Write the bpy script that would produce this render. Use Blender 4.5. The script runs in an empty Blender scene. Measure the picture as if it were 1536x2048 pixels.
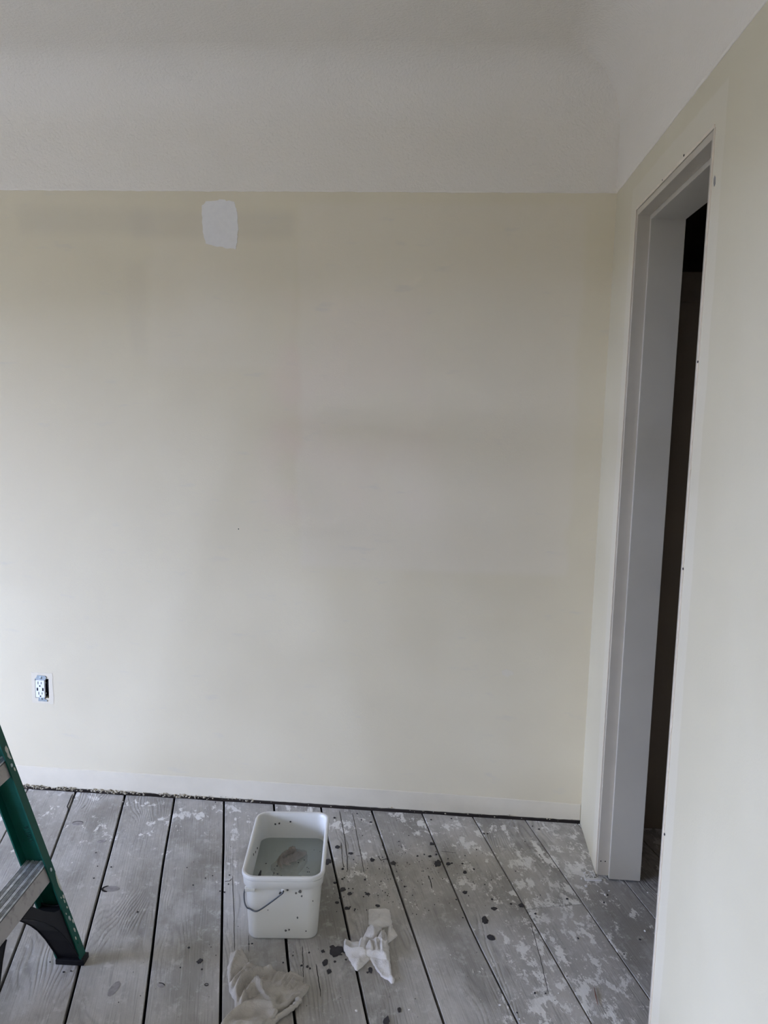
import bpy, bmesh, math, random
from mathutils import Vector, Matrix, noise
from mathutils.geometry import delaunay_2d_cdt

scene = bpy.context.scene
random.seed(7)
rnd = random.random

# ------------------------------------------------------------------ camera
CAM = Vector((0.0, 0.0, 1.52))
RIGHT = Vector((0.99632771, 0.08203409, 0.02452556))
UP = Vector((-0.03500434, 0.12884667, 0.99104653))
FWD = Vector((-0.07813957, 0.98826562, -0.13124506))
FPX = 1671.71
cd = bpy.data.cameras.new('camera'); cam = bpy.data.objects.new('camera', cd)
scene.collection.objects.link(cam)
cd.sensor_fit = 'VERTICAL'; cd.sensor_height = 36.0; cd.lens = FPX / 2048 * 36.0
cd.clip_start = 0.02
m = Matrix((RIGHT, UP, -FWD)).transposed().to_4x4(); m.translation = CAM
cam.matrix_world = m
scene.camera = cam

# ------------------------------------------------------------------ world, lights, exposure
XR, YB = 0.519, 2.955            # right wall face, back wall face
XL, YF = -4.5, -2.3              # left wall, wall behind the camera
ZC = 2.63
world = bpy.data.worlds.new('overcast_sky'); scene.world = world; world.use_nodes = True
bg = world.node_tree.nodes['Background']
bg.inputs[0].default_value = (0.68, 0.78, 1.20, 1); bg.inputs[1].default_value = 13.0
WIN_L = dict(y0=0.05, y1=1.65, z0=0.60, z1=1.70)
WIN_B = dict(y0=-1.90, y1=-0.45, z0=0.60, z1=1.76)
def portal(name, loc, rot, sx, sy):
    l = bpy.data.lights.new(name, 'AREA'); l.shape = 'RECTANGLE'; l.size = sx; l.size_y = sy
    l.cycles.is_portal = True
    o = bpy.data.objects.new(name, l); scene.collection.objects.link(o); o.location = loc; o.rotation_euler = rot
portal('window_portal', (XL - 0.12, (WIN_L['y0'] + WIN_L['y1']) / 2, (WIN_L['z0'] + WIN_L['z1']) / 2),
       (0, -math.pi / 2, 0), WIN_L['z1'] - WIN_L['z0'], WIN_L['y1'] - WIN_L['y0'])
portal('window_portal', (XL - 0.12, (WIN_B['y0'] + WIN_B['y1']) / 2, (WIN_B['z0'] + WIN_B['z1']) / 2),
       (0, -math.pi / 2, 0), WIN_B['z1'] - WIN_B['z0'], WIN_B['y1'] - WIN_B['y0'])
vs = scene.view_settings
vs.view_transform = 'Standard'; vs.look = 'None'; vs.gamma = 1.0; vs.use_curve_mapping = False
vs.exposure = 2.10
scene.cycles.max_bounces = 14; scene.cycles.diffuse_bounces = 8; scene.cycles.transparent_max_bounces = 16
scene.cycles.sample_clamp_indirect = 6

# ------------------------------------------------------------------ helpers
COL = scene.collection
def at(px, py, z=0.0):
    """the point of the horizontal plane z seen at a pixel of the 1536x2048 frame"""
    d = FWD + RIGHT * ((px - 768) / FPX) + UP * ((1024 - py) / FPX)
    return CAM + d * ((z - CAM.z) / d.z)
def atw(px, py, y=YB):
    d = FWD + RIGHT * ((px - 768) / FPX) + UP * ((1024 - py) / FPX)
    return CAM + d * (y / d.y)
def obj(name, bm, mat=None, parent=None, smooth=False, **props):
    me = bpy.data.meshes.new(name)
    bmesh.ops.recalc_face_normals(bm, faces=bm.faces[:])
    bm.to_mesh(me); bm.free()
    if mat:
        me.materials.append(mat)
    if smooth:
        for p in me.polygons: p.use_smooth = True
    o = bpy.data.objects.new(name, me); COL.objects.link(o)
    if parent: o.parent = parent
    for k, v in props.items(): o[k] = v
    return o
def empty(name, loc=(0, 0, 0), rz=0.0, **props):
    o = bpy.data.objects.new(name, None); COL.objects.link(o); o.location = loc; o.rotation_euler = (0, 0, rz)
    o.empty_display_size = 0.05
    for k, v in props.items(): o[k] = v
    return o
def box(bm, x0, x1, y0, y1, z0, z1, bevel=0.0):
    r = bmesh.ops.create_cube(bm, size=1.0)
    for v in r['verts']:
        v.co = Vector((x0 + (v.co.x + .5) * (x1 - x0), y0 + (v.co.y + .5) * (y1 - y0), z0 + (v.co.z + .5) * (z1 - z0)))
    if bevel > 0:
        es = list({e for v in r['verts'] for e in v.link_edges})
        bmesh.ops.bevel(bm, geom=es, offset=bevel, segments=2, affect='EDGES', profile=0.5)
def prism(bm, pts_a, pts_b):
    """closed solid between two polygons of equal length"""
    a = [bm.verts.new(p) for p in pts_a]; b = [bm.verts.new(p) for p in pts_b]
    n = len(a)
    bm.faces.new(a); bm.faces.new(b[::-1])
    for i in range(n): bm.faces.new((a[i], b[i], b[(i + 1) % n], a[(i + 1) % n]))
def tube(bm, pts, r, n=8, cap=True):
    pts = [Vector(p) for p in pts]; rings = []
    rr = r if isinstance(r, (list, tuple)) else [r] * len(pts)
    ref = Vector((0.13, 0.21, 0.97)).normalized()
    for i, p in enumerate(pts):
        t = (pts[min(i + 1, len(pts) - 1)] - pts[max(i - 1, 0)]).normalized()
        a = t.cross(ref)
        if a.length < .2: a = t.cross(Vector((1, 0, 0)))
        a.normalize(); b = t.cross(a)
        rings.append([bm.verts.new(p + (a * math.cos(2 * math.pi * k / n) + b * math.sin(2 * math.pi * k / n)) * rr[i]) for k in range(n)])
    for u, v in zip(rings, rings[1:]):
        for k in range(n): bm.faces.new((u[k], u[(k + 1) % n], v[(k + 1) % n], v[k]))
    if cap: bm.faces.new(rings[0][::-1]); bm.faces.new(rings[-1])
def disc(bm, c, nrm, r, h, n=12):
    nrm = Vector(nrm).normalized(); a = nrm.orthogonal().normalized(); b = nrm.cross(a); c = Vector(c)
    P = [[c + nrm * hh + (a * math.cos(2 * math.pi * k / n) + b * math.sin(2 * math.pi * k / n)) * q for k in range(n)]
         for q, hh in ((r, 0), (r, h * .5), (r * .6, h))]
    R = [[bm.verts.new(p) for p in q] for q in P]
    bm.faces.new(R[0][::-1]); bm.faces.new(R[2])
    for u, v in zip(R, R[1:]):
        for k in range(n): bm.faces.new((u[k], u[(k + 1) % n], v[(k + 1) % n], v[k]))

# ---- materials
class NT:
    def __init__(s, name, rough=0.6, spec=0.3, metal=0.0):
        s.m = bpy.data.materials.new(name); s.m.use_nodes = True; s.t = s.m.node_tree
        s.b = s.t.nodes['Principled BSDF']; s.b.inputs['Roughness'].default_value = rough
        s.b.inputs['Specular IOR Level'].default_value = spec; s.b.inputs['Metallic'].default_value = metal
    def n(s, typ, ins=None, **at_):
        nd = s.t.nodes.new(typ)
        for k, v in at_.items(): setattr(nd, k, v)
        for k, v in (ins or {}).items(): s.set(nd.inputs[k], v)
        return nd
    def set(s, sock, v):
        if isinstance(v, bpy.types.NodeSocket): s.t.links.new(v, sock)
        elif isinstance(v, (tuple, list)) and len(v) == 3 and sock.type == 'RGBA': sock.default_value = (*v, 1)
        else: sock.default_value = v
    def pos(s): return s.n('ShaderNodeNewGeometry').outputs['Position']
    def mapping(s, vec, loc=(0, 0, 0), rot=(0, 0, 0), scale=(1, 1, 1)):
        return s.n('ShaderNodeMapping', {'Vector': vec, 'Location': loc, 'Rotation': rot, 'Scale': scale}).outputs[0]
    def noise(s, vec, scale, detail=4, rough=0.55, dist=0.0):
        return s.n('ShaderNodeTexNoise', {'Vector': vec, 'Scale': scale, 'Detail': detail, 'Roughness': rough, 'Distortion': dist}).outputs['Fac']
    def math(s, op, a, b=0.0, c=0.0):
        nd = s.n('ShaderNodeMath', operation=op); s.set(nd.inputs[0], a); s.set(nd.inputs[1], b); s.set(nd.inputs[2], c); return nd.outputs[0]
    def step(s, v, lo, hi, a=0.0, b=1.0):
        nd = s.n('ShaderNodeMapRange', {'Value': v, 'From Min': lo, 'From Max': hi, 'To Min': a, 'To Max': b}, interpolation_type='SMOOTHSTEP'); return nd.outputs[0]
    def mix(s, f, a, b, mode='MIX'):
        nd = s.n('ShaderNodeMix', data_type='RGBA', blend_type=mode); s.set(nd.inputs[0], f); s.set(nd.inputs[6], a); s.set(nd.inputs[7], b); return nd.outputs[2]
    def xyz(s, v):
        nd = s.n('ShaderNodeSeparateXYZ', {0: v}); return nd.outputs[0], nd.outputs[1], nd.outputs[2]
    def col(s, c): s.set(s.b.inputs['Base Color'], c if isinstance(c, bpy.types.NodeSocket) else (*c, 1)); return s
    def bump(s, h, strength=0.3, dist=0.002):
        nd = s.n('ShaderNodeBump', {'Height': h, 'Strength': strength, 'Distance': dist}); s.t.links.new(nd.outputs[0], s.b.inputs['Normal']); return s

def plain(name, c, rough=0.6, spec=0.3, metal=0.0, mottle=0.08, scale=30, bump=0.0, bscale=200):
    t = NT(name, rough, spec, metal)
    p = t.pos(); f = t.noise(p, scale)
    d = tuple(max(0, x * (1 - 2 * mottle)) for x in c); l = tuple(min(1, x * (1 + 2 * mottle)) for x in c)
    t.col(t.mix(f, d, l))
    if bump: t.bump(t.noise(p, bscale, 3), bump, 0.001)
    return t.m

def rect_mask(t, u, v, u0, u1, v0, v1, s):
    """soft-edged rectangle"""
    a = t.step(u, u0 - s, u0 + s); b = t.step(u, u1 - s, u1 + s, 1, 0)
    c = t.step(v, v0 - s, v0 + s); d = t.step(v, v1 - s, v1 + s, 1, 0)
    return t.math('MULTIPLY', t.math('MULTIPLY', a, b), t.math('MULTIPLY', c, d))

def wall_paint():
    t = NT('worn_beige_wall_paint', 0.62, 0.25)
    p = t.pos(); x, y, z = t.xyz(p)
    big = t.noise(p, 1.6, 3)
    c = t.mix(t.step(big, .35, .65), (0.655, 0.59, 0.435), (0.69, 0.625, 0.465))
    # soft rectangles: window light and mullion shade put into the wall colour
    wob = t.math('MULTIPLY_ADD', t.noise(p, 5, 3), 0.08, -0.04)
    xw = t.math('ADD', x, wob)
    g = rect_mask(t, xw, z, -1.09, -0.56, 1.62, 2.07, 0.025)  # paler pane of window light, painted into the colour
    c = t.mix(t.math('MULTIPLY', g, 0.35), c, (0.705, 0.64, 0.51))
    h = rect_mask(t, xw, z, -1.56, -1.09, 2.08, 2.17, 0.03)  # darker bands from here on paint the shade around that pane
    c = t.mix(t.math('MULTIPLY', h, 0.4), c, (0.55, 0.50, 0.39))
    h2 = rect_mask(t, xw, z, -1.15, -0.56, 2.07, 2.16, 0.025)
    c = t.mix(t.math('MULTIPLY', h2, 0.35), c, (0.55, 0.50, 0.41))
    h3 = rect_mask(t, xw, z, -1.16, -1.10, 1.66, 1.98, 0.02)
    c = t.mix(t.math('MULTIPLY', h3, 0.22), c, (0.56, 0.505, 0.42))
    e = rect_mask(t, xw, z, -0.97, -0.76, 1.72, 1.97, 0.06)
    c = t.mix(t.math('MULTIPLY', e, 0.35), c, (0.72, 0.66, 0.53))
    r = rect_mask(t, xw, z, -0.66, -0.05, 1.1, 1.86, 0.09)  # rosy window reflection, tinted into the paint
    c = t.mix(t.math('MULTIPLY', t.math('MULTIPLY', r, t.step(t.noise(p, 3.3, 2), .4, .62)), 0.5), c, (0.69, 0.56, 0.465))
    k = rect_mask(t, xw, z, -0.545, 0.42, 0.92, 2.19, 0.016)  # wide paler patch: light from a window, painted on the wall
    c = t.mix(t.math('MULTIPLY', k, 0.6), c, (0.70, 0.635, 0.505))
    c = t.mix(t.step(t.noise(t.mapping(p, scale=(1, 1, 3)), 7, 5), .62, .75, 0, .25), c, (0.52, 0.50, 0.46))
    t.col(c)
    f = t.math('ADD', t.noise(p, 260, 3), t.math('MULTIPLY', t.noise(p, 28, 2), 1.5))
    t.bump(f, 0.22, 0.0014)
    return t.m
def right_paint():
    t = NT('right_wall_paint', 0.58, 0.3)
    p = t.pos(); x, y, z = t.xyz(p)
    c = t.mix(t.step(t.noise(p, 1.7, 3), .35, .65), (0.60, 0.55, 0.405), (0.63, 0.58, 0.435))
    # paler unpainted band where the casing sat round the doorway
    wob = t.math('MULTIPLY_ADD', t.noise(p, 9, 3), 0.02, -0.01)
    outer = rect_mask(t, t.math('ADD', y, wob), t.math('ADD', z, wob), 1.795, 2.69, -1, 2.172, 0.004)
    c = t.mix(t.math('MULTIPLY', outer, 0.5), c, (0.67, 0.625, 0.51))
    nail = t.math('GREATER_THAN', t.noise(p, 60, 2), 0.76)
    c = t.mix(t.math('MULTIPLY', nail, 0.2), c, (0.5, 0.45, 0.4))
    t.col(c)
    t.bump(t.math('ADD', t.noise(p, 240, 3), t.math('MULTIPLY', t.noise(p, 25, 2), 1.5)), 0.2, 0.0013)
    return t.m
def cove_paint():
    t = NT('stippled_ceiling_paint', 0.75, 0.15)
    p = t.pos()
    t.col(t.mix(t.noise(p, 2.2, 3), (0.73, 0.685, 0.59), (0.77, 0.725, 0.635)))
    t.bump(t.noise(p, 110, 4, .6), 0.8, 0.003)
    return t.m
def plank_paint():
    t = NT('weathered_grey_floorboard', 0.62, 0.35)
    oi = t.n('ShaderNodeObjectInfo').outputs['Random']
    wp = t.pos(); wx, wy, wz = t.xyz(wp)
    q = t.mapping(wp, rot=(0, 0, -math.radians(14.97)))       # x across the boards, y along them
    off = t.n('ShaderNodeCombineXYZ', {0: t.math('MULTIPLY', oi, 37.0), 1: t.math('MULTIPLY', oi, 91.0), 2: t.math('MULTIPLY', oi, 13.0)}).outputs[0]
    q2 = t.n('ShaderNodeVectorMath', {0: q, 1: off}, operation='ADD').outputs[0]
    # tone
    base = t.mix(t.step(t.noise(t.mapping(q2, scale=(1, .35, 1)), 5, 5, .6), .3, .7), (0.27, 0.258, 0.235), (0.53, 0.51, 0.48))
    base = t.mix(t.math('MULTIPLY', t.math('FRACT', t.math('MULTIPLY', oi, 7.31)), 0.22), base, (0.26, 0.245, 0.22))
    # cathedral grain
    warp = t.math('MULTIPLY', t.math('SUBTRACT', t.noise(t.mapping(q2, scale=(1, .22, 1)), 6.5, 2, .5), 0.5), 1.0)
    qx, qy, qz = t.xyz(q2)
    ph = t.math('ADD', t.math('MULTIPLY', qx, 420.0), t.math('MULTIPLY', warp, 150.0))
    ring = t.math('MULTIPLY_ADD', t.math('SINE', ph), 0.5, 0.5)
    ring = t.math('POWER', ring, 2.2)
    fine = t.noise(t.mapping(q2, scale=(1, .025, 1)), 240, 3, .6)
    gm = t.step(t.noise(t.mapping(q2, scale=(1, .45, 1)), 4.2, 2), .50, .64)
    graind = t.math('MULTIPLY', ring, gm)
    base = t.mix(t.math('MULTIPLY', graind, 0.30), base, (0.13, 0.125, 0.125))
    base = t.mix(t.step(fine, .55, .75, 0, .42), base, (0.15, 0.145, 0.142))
    base = t.mix(t.step(fine, .42, .28, 0, .35), base, (0.55, 0.54, 0.52))
    # brown stains
    base = t.mix(t.step(t.noise(wp, 4.5, 4), .55, .72, 0, .35), base, (0.23, 0.20, 0.17))
    # flaking white paint, thickest near the back wall and the doorway
    wn = t.noise(t.mapping(q2, scale=(1, .5, 1)), 26, 12, .74, .12)
    near = t.step(t.math('ADD', wy, t.math('MULTIPLY', wx, .22)), 1.75, 2.75)
    near2 = rect_mask(t, wx, wy, 0.12, 0.6, 1.75, 2.9, 0.2)
    patch = t.step(t.noise(wp, 5.5, 4), .44, .58)
    nn = t.math('MAXIMUM', t.math('MULTIPLY', near, t.math('MULTIPLY_ADD', patch, .6, .4)), near2)
    thr = t.math('MULTIPLY_ADD', nn, -0.175, 0.69)
    d = t.math('SUBTRACT', wn, thr)
    wm = t.step(d, 0.0, 0.025)
    base = t.mix(t.math('MULTIPLY', wm, 0.9), base, (0.82, 0.81, 0.78))
    base = t.mix(t.step(t.noise(t.mapping(q2, scale=(1, .6, 1)), 11, 7, .66), .48, .72, 0, .55), base, (0.52, 0.51, 0.49))
    base = t.mix(t.step(t.noise(t.mapping(q2, scale=(1, .7, 1)), 34, 10, .74), .52, .66, 0, .42), base, (0.66, 0.655, 0.635))
    base = t.mix(t.step(t.noise(t.mapping(q2, scale=(1, .35, 1)), 20, 8, .7), .56, .7, 0, .45), base, (0.20, 0.19, 0.175))
    base = t.mix(t.step(t.noise(t.mapping(q2, scale=(1, .5, 1)), 8, 6, .6, .3), .56, .74, 0, .5), base, (0.20, 0.185, 0.165))
    scuff = t.step(t.noise(q2, 30, 6, .7), .58, .8, 0, .4)
    base = t.mix(scuff, base, (0.55, 0.545, 0.52))
    specks = t.step(t.noise(wp, 75, 2), .74, .78)
    base = t.mix(t.math('MULTIPLY', specks, .7), base, (0.09, 0.085, 0.085))
    t.col(base)
    hgt = t.math('ADD', t.math('MULTIPLY', wm, 0.8), t.math('ADD', t.math('MULTIPLY', graind, -0.9), t.math('MULTIPLY', fine, 0.9)))
    t.bump(t.math('ADD', hgt, t.math('MULTIPLY', t.noise(wp, 45, 4), 1.0)), 0.5, 0.0016)
    return t.m
def cloth(name, c, scale=380):
    t = NT(name, 0.95, 0.1)
    p = t.pos()
    w = t.noise(p, scale, 3, .7)
    k = t.mix(t.step(t.noise(p, 22, 4), .3, .7), tuple(x * .86 for x in c), c)
    k = t.mix(t.step(t.noise(p, 14, 3), .6, .72, 0, .35), k, (0.40, 0.33, 0.27))
    t.col(t.mix(t.math('MULTIPLY', w, .25), k, tuple(x * .75 for x in c)))
    t.bump(t.math('ADD', t.math('MULTIPLY', w, .7), t.math('MULTIPLY', t.noise(p, 110, 4, .6, 1.0), 1.6)), 0.75, 0.0022)
    return t.m

M = dict(
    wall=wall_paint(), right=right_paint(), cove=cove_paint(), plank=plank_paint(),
    strip=plain('bare_plaster_strip', (0.67, 0.615, 0.49), .7, .2, mottle=.05, scale=9, bump=.3, bscale=70),
    crumb=plain('old_plaster_crumbs', (0.42, 0.38, 0.29), .9, .1, mottle=.3, scale=60),
    white_crumb=plain('white_paint_crumb', (0.72, 0.71, 0.68), .8, .2),
    primer=plain('white_primer', (0.74, 0.72, 0.68), .75, .15, mottle=.03, scale=60, bump=.3, bscale=90),
    casing_ghost=plain('door_edge_plaster', (0.70, 0.625, 0.50), .7, .2, mottle=.08, scale=40, bump=.4, bscale=120),
    jamb=plain('old_jamb_paint', (0.48, 0.435, 0.35), .42, .4, mottle=.04, scale=14, bump=.15, bscale=60),
    stop=plain('door_stop_paint', (0.49, 0.455, 0.375), .4, .4, mottle=.03, scale=10, bump=.1, bscale=40),
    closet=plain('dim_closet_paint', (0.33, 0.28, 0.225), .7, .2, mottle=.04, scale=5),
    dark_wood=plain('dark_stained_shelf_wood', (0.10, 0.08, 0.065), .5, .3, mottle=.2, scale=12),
    subfloor=plain('black_gap_dirt', (0.018, 0.017, 0.018), .95, .05),
    crack_shade=plain('painted_crack_shade', (0.03, 0.028, 0.028), .95, .05),  # near-black strips that paint the shade of open cracks
    flake=plain('dark_paint_flake', (0.045, 0.042, 0.047), .7, .25, mottle=.25, scale=80),
    knot=plain('wood_knot', (0.30, 0.285, 0.28), .7, .2, mottle=.3, scale=60, bump=.4, bscale=120),
    green=plain('green_fibreglass', (0.002, 0.070, 0.050), .5, .25, mottle=.12, scale=40, bump=.08, bscale=500),
    print_dark=plain('dark_stamped_ink', (0.003, 0.035, 0.027), .6, .3),
    rubber=plain('black_moulded_plastic', (0.008, 0.008, 0.011), .55, .22, mottle=.2, scale=40, bump=.1, bscale=200),
    steel=plain('zinc_plated_steel', (0.42, 0.48, 0.50), .38, .5, 1.0, mottle=.15, scale=90),
    wire=plain('dull_handle_wire', (0.09, 0.10, 0.11), .4, .5, 0.8),
    receptacle=plain('white_receptacle_plastic', (0.82, 0.83, 0.86), .35, .4, mottle=.01),
    black=plain('black_slot', (0.006, 0.006, 0.009), .7, .2),
    blackwire=plain('black_wire_sheath', (0.012, 0.012, 0.018), .4, .4),
    rag_white=cloth('white_terry_rag', (0.84, 0.82, 0.80)),
    rag_grey=cloth('greyish_terry_rag', (0.56, 0.53, 0.485)),
    rag_wet=cloth('soaked_rag', (0.33, 0.30, 0.27)),
    splat=plain('dried_paint_splatter', (0.52, 0.53, 0.48), .6, .3),
    outside=plain('sky_block_dark', (0.11, 0.10, 0.09), .8, .1),  # colour of the added low wall outside the windows
    ground=plain('outside_ground', (0.15, 0.135, 0.11), .9, .1, scale=2),
    sash=plain('window_sash_paint', (0.62, 0.61, 0.58), .4, .4),
    ghost=plain('plate_ghost_paint', (.685, .625, .495), .7, mottle=.03),  # paler margin left bare under the cover plate
    shade_carton=plain('shade_box_brown', (.30, .21, .13), .85, .1),  # colour of the box added for its shadow
    smudge=plain('grey_smudge_paint', (.26, .25, .235), .8),
    splinter=plain('reddish_splinter', (0.20, 0.09, 0.06), .8, .2),
)
# aluminium tread
t = NT('ribbed_aluminium', 0.36, 0.5, 0.55); p = t.pos()
t.col(t.mix(t.step(t.noise(p, 60, 5), .35, .7), (0.50, 0.51, 0.52), (0.78, 0.80, 0.82))); t.bump(t.noise(p, 300, 3), .15, .001)
t.set(t.b.inputs['Roughness'], t.step(t.noise(p, 35, 4), .3, .7, .28, .5)); M['alu'] = t.m
M['alu_dark'] = plain('grimy_aluminium', (.11, .11, .11), .6, .3, .3)
t = NT('scuffed_step_front', 0.5, 0.4, 0.35); p = t.pos()
t.col(t.mix(t.step(t.noise(p, 45, 5), .5, .75), (0.40, 0.38, 0.365), (0.25, 0.235, 0.225))); M['alu_front'] = t.m
# bucket plastic
t = NT('white_pail_plastic', 0.36, 0.4); p = t.pos()
t.col(t.mix(t.noise(p, 9, 4), (0.70, 0.70, 0.665), (0.755, 0.755, 0.725)))
t.b.inputs['Subsurface Weight'].default_value = 0.12; t.b.inputs['Subsurface Radius'].default_value = (.02, .02, .02)
M['pail'] = t.m
# glass and water: clear film plus mirror by angle
def film(name, tint, cloud, cloud_col, rough):
    mt = bpy.data.materials.new(name); mt.use_nodes = True; nt = mt.node_tree; nt.nodes.clear()
    out = nt.nodes.new('ShaderNodeOutputMaterial'); tr = nt.nodes.new('ShaderNodeBsdfTransparent'); tr.inputs[0].default_value = (*tint, 1)
    df = nt.nodes.new('ShaderNodeBsdfDiffuse'); df.inputs[0].default_value = (*cloud_col, 1)
    gl = nt.nodes.new('ShaderNodeBsdfGlossy'); gl.inputs['Roughness'].default_value = rough
    fr = nt.nodes.new('ShaderNodeFresnel' if 'water' in name else 'ShaderNodeValue')
    if 'water' in name: fr.inputs[0].default_value = 1.33
    else: fr.outputs[0].default_value = .05
    m1 = nt.nodes.new('ShaderNodeMixShader'); m1.inputs[0].default_value = cloud
    m2 = nt.nodes.new('ShaderNodeMixShader')
    L = nt.links.new
    L(tr.outputs[0], m1.inputs[1]); L(df.outputs[0], m1.inputs[2]); L(fr.outputs[0], m2.inputs[0])
    L(m1.outputs[0], m2.inputs[1]); L(gl.outputs[0], m2.inputs[2]); L(m2.outputs[0], out.inputs[0])
    return mt
M['glass'] = film('window_glass', (.93, .95, .95), 0.0, (1, 1, 1), 0.0)
M['water'] = film('cloudy_wash_water', (.90, .94, .93), 0.30, (.66, .74, .72), 0.03)

# ------------------------------------------------------------------ setting
TH = math.radians(-14.97)
PV = Vector((math.sin(TH), math.cos(TH))); NV = Vector((math.cos(TH), -math.sin(TH)))
def wall(name, mat, axis, a, b, u0, u1, v0, v1, holes=(), **props):
    """slab between planes a and b on the axis, u along, v up, with rectangular holes"""
    us = sorted({u0, u1, *[h[0] for h in holes], *[h[1] for h in holes]}); vv = sorted({v0, v1, *[h[2] for h in holes], *[h[3] for h in holes]})
    us = [u for u in us if u0 <= u <= u1]; vv = [v for v in vv if v0 <= v <= v1]
    def solid(i, j):
        if i < 0 or j < 0 or i >= len(us) - 1 or j >= len(vv) - 1: return False
        cu, cv = (us[i] + us[i + 1]) / 2, (vv[j] + vv[j + 1]) / 2
        return not any(h[0] < cu < h[1] and h[2] < cv < h[3] for h in holes)
    bm = bmesh.new(); cache = {}
    def V(s, u, v):
        k = (s, u, v)
        if k not in cache: cache[k] = bm.verts.new((u, s, v) if axis == 'y' else (s, u, v))
        return cache[k]
    for i in range(len(us) - 1):
        for j in range(len(vv) - 1):
            if not solid(i, j): continue
            A = [(us[i], vv[j]), (us[i + 1], vv[j]), (us[i + 1], vv[j + 1]), (us[i], vv[j + 1])]
            bm.faces.new([V(a, *q) for q in A]); bm.faces.new([V(b, *q) for q in A][::-1])
            for (di, dj), (p, q) in (((0, -1), (A[0], A[1])), ((1, 0), (A[1], A[2])), ((0, 1), (A[2], A[3])), ((-1, 0), (A[3], A[0]))):
                if not solid(i + di, j + dj): bm.faces.new((V(a, *p), V(b, *p), V(b, *q), V(a, *q)))
    return obj(name, bm, mat, kind='structure', **props)

OUT = atw(84, 1374)                                   # the receptacle
OX, OZ = OUT.x, OUT.z
DOOR = (1.866, 2.612, -0.05, 2.097)
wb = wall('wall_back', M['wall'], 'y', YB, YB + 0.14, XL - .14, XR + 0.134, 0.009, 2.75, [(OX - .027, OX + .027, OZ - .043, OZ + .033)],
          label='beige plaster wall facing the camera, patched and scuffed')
wr = wall('wall_right', M['right'], 'x', XR, XR + 0.134, YF - .14, YB, -0.02, 2.75, [DOOR], label='beige wall on the right with the doorway in it')
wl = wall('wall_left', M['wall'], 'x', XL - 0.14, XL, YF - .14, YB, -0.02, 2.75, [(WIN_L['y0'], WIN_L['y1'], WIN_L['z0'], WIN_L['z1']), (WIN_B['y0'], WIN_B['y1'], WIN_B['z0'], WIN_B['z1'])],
          label='beige wall with the window that lights the room')
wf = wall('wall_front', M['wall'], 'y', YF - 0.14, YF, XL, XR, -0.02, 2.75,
          label='beige wall behind the camera')
bm = bmesh.new(); box(bm, XL - .14, XR + .134, YF - .14, YB + .14, ZC, ZC + .1)
ceil = obj('ceiling', bm, M['cove'], kind='structure', label='off-white ceiling')

bm = bmesh.new(); box(bm, XL - .14, XR + .13, YB + .035, YB + .14, -.024, 0.009); obj('sill_plate', bm, M['dark_wood'], parent=wb)
# coved plaster band: straight textured strip, then a quarter round of 20 cm into the ceiling
def cove(name, side, label):
    prof = [(-0.004, 2.225), (0.0015, 2.2265), (0.0035, 2.2305), (0.0035, 2.26), (0.003, 2.33), (0.002, 2.43)]
    for k in range(1, 15):
        a = k / 14 * math.pi / 2; prof.append((.2 - (.2 - .002) * math.cos(a), 2.43 + .2 * math.sin(a)))
    prof += [(.2, 2.64), (-.004, 2.64)]
    bm = bmesh.new(); N = 220; rows = []
    for i in range(N + 1):
        u = i / N; row = []
        for j, (d, z) in enumerate(prof):
            jit = (noise.noise(Vector((u * 160, 3.3, len(name)))) * .0022 + noise.noise(Vector((u * 600, 1.3, 7))) * .0009) if j < 3 else 0
            if side == 'back': P = (XL + d + u * (XR - XL - 2 * d), YB - d, z + jit)
            elif side == 'right': P = (XR - d, YF + d + u * (YB - YF - 2 * d), z + jit)
            elif side == 'left': P = (XL + d, YF + d + u * (YB - YF - 2 * d), z + jit)
            else: P = (XL + d + u * (XR - XL - 2 * d), YF + d, z + jit)
            row.append(bm.verts.new(P))
        rows.append(row)
    n = len(prof)
    for a, b in zip(rows, rows[1:]):
        for j in range(n): bm.faces.new((a[j], a[(j + 1) % n], b[(j + 1) % n], b[j]))
    bm.faces.new(rows[0]); bm.faces.new(rows[-1][::-1])
    o = obj(name, bm, M['cove'], smooth=True, kind='structure', label=label)
    md = o.modifiers.new('edge', 'EDGE_SPLIT'); md.split_angle = math.radians(25)
    return o
cove('trim_1', 'back', 'textured off-white cove above the back wall')
cove('trim_2', 'right', 'smooth off-white cove above the right wall')
cove('trim_3', 'left', 'off-white cove above the left wall')
cove('trim_4', 'front', 'off-white cove behind the camera')

# strip where the baseboard sat, ragged lower edge, proud top ridge
bm = bmesh.new(); N = 260
rows = []
for i in range(N + 1):
    x = XL + (XR - 0.002 - XL) * i / N
    zt = 0.0885 + (x + 1.6) * -0.006 + noise.noise(Vector((x * 22, 0, 0))) * .0014
    if x > 0.05: zt -= (x - .05) * .012
    ragged = 1.0 if x < -0.95 else .35
    zb = 0.0085 + noise.noise(Vector((x * 40, 5, 0))) * .005 * ragged + noise.noise(Vector((x * 160, 5, 0))) * .003 * ragged
    prof = [(YB + .012, zt), (YB - .0005, zt + .001), (YB - .0028, zt - .0015), (YB - .003, zt - .01), (YB - .004, .04), (YB - .004, zb + .003), (YB - .002, zb), (YB + .012, zb)]
    rows.append([bm.verts.new((x, y, z)) for y, z in prof])
for a, b in zip(rows, rows[1:]):
    for j in range(8): bm.faces.new((a[j], a[(j + 1) % 8], b[(j + 1) % 8], b[j]))
bm.faces.new(rows[0]); bm.faces.new(rows[-1][::-1])
obj('baseboard_back', bm, M['strip'], kind='structure', label='pale bare strip along the foot of the back wall')

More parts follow.
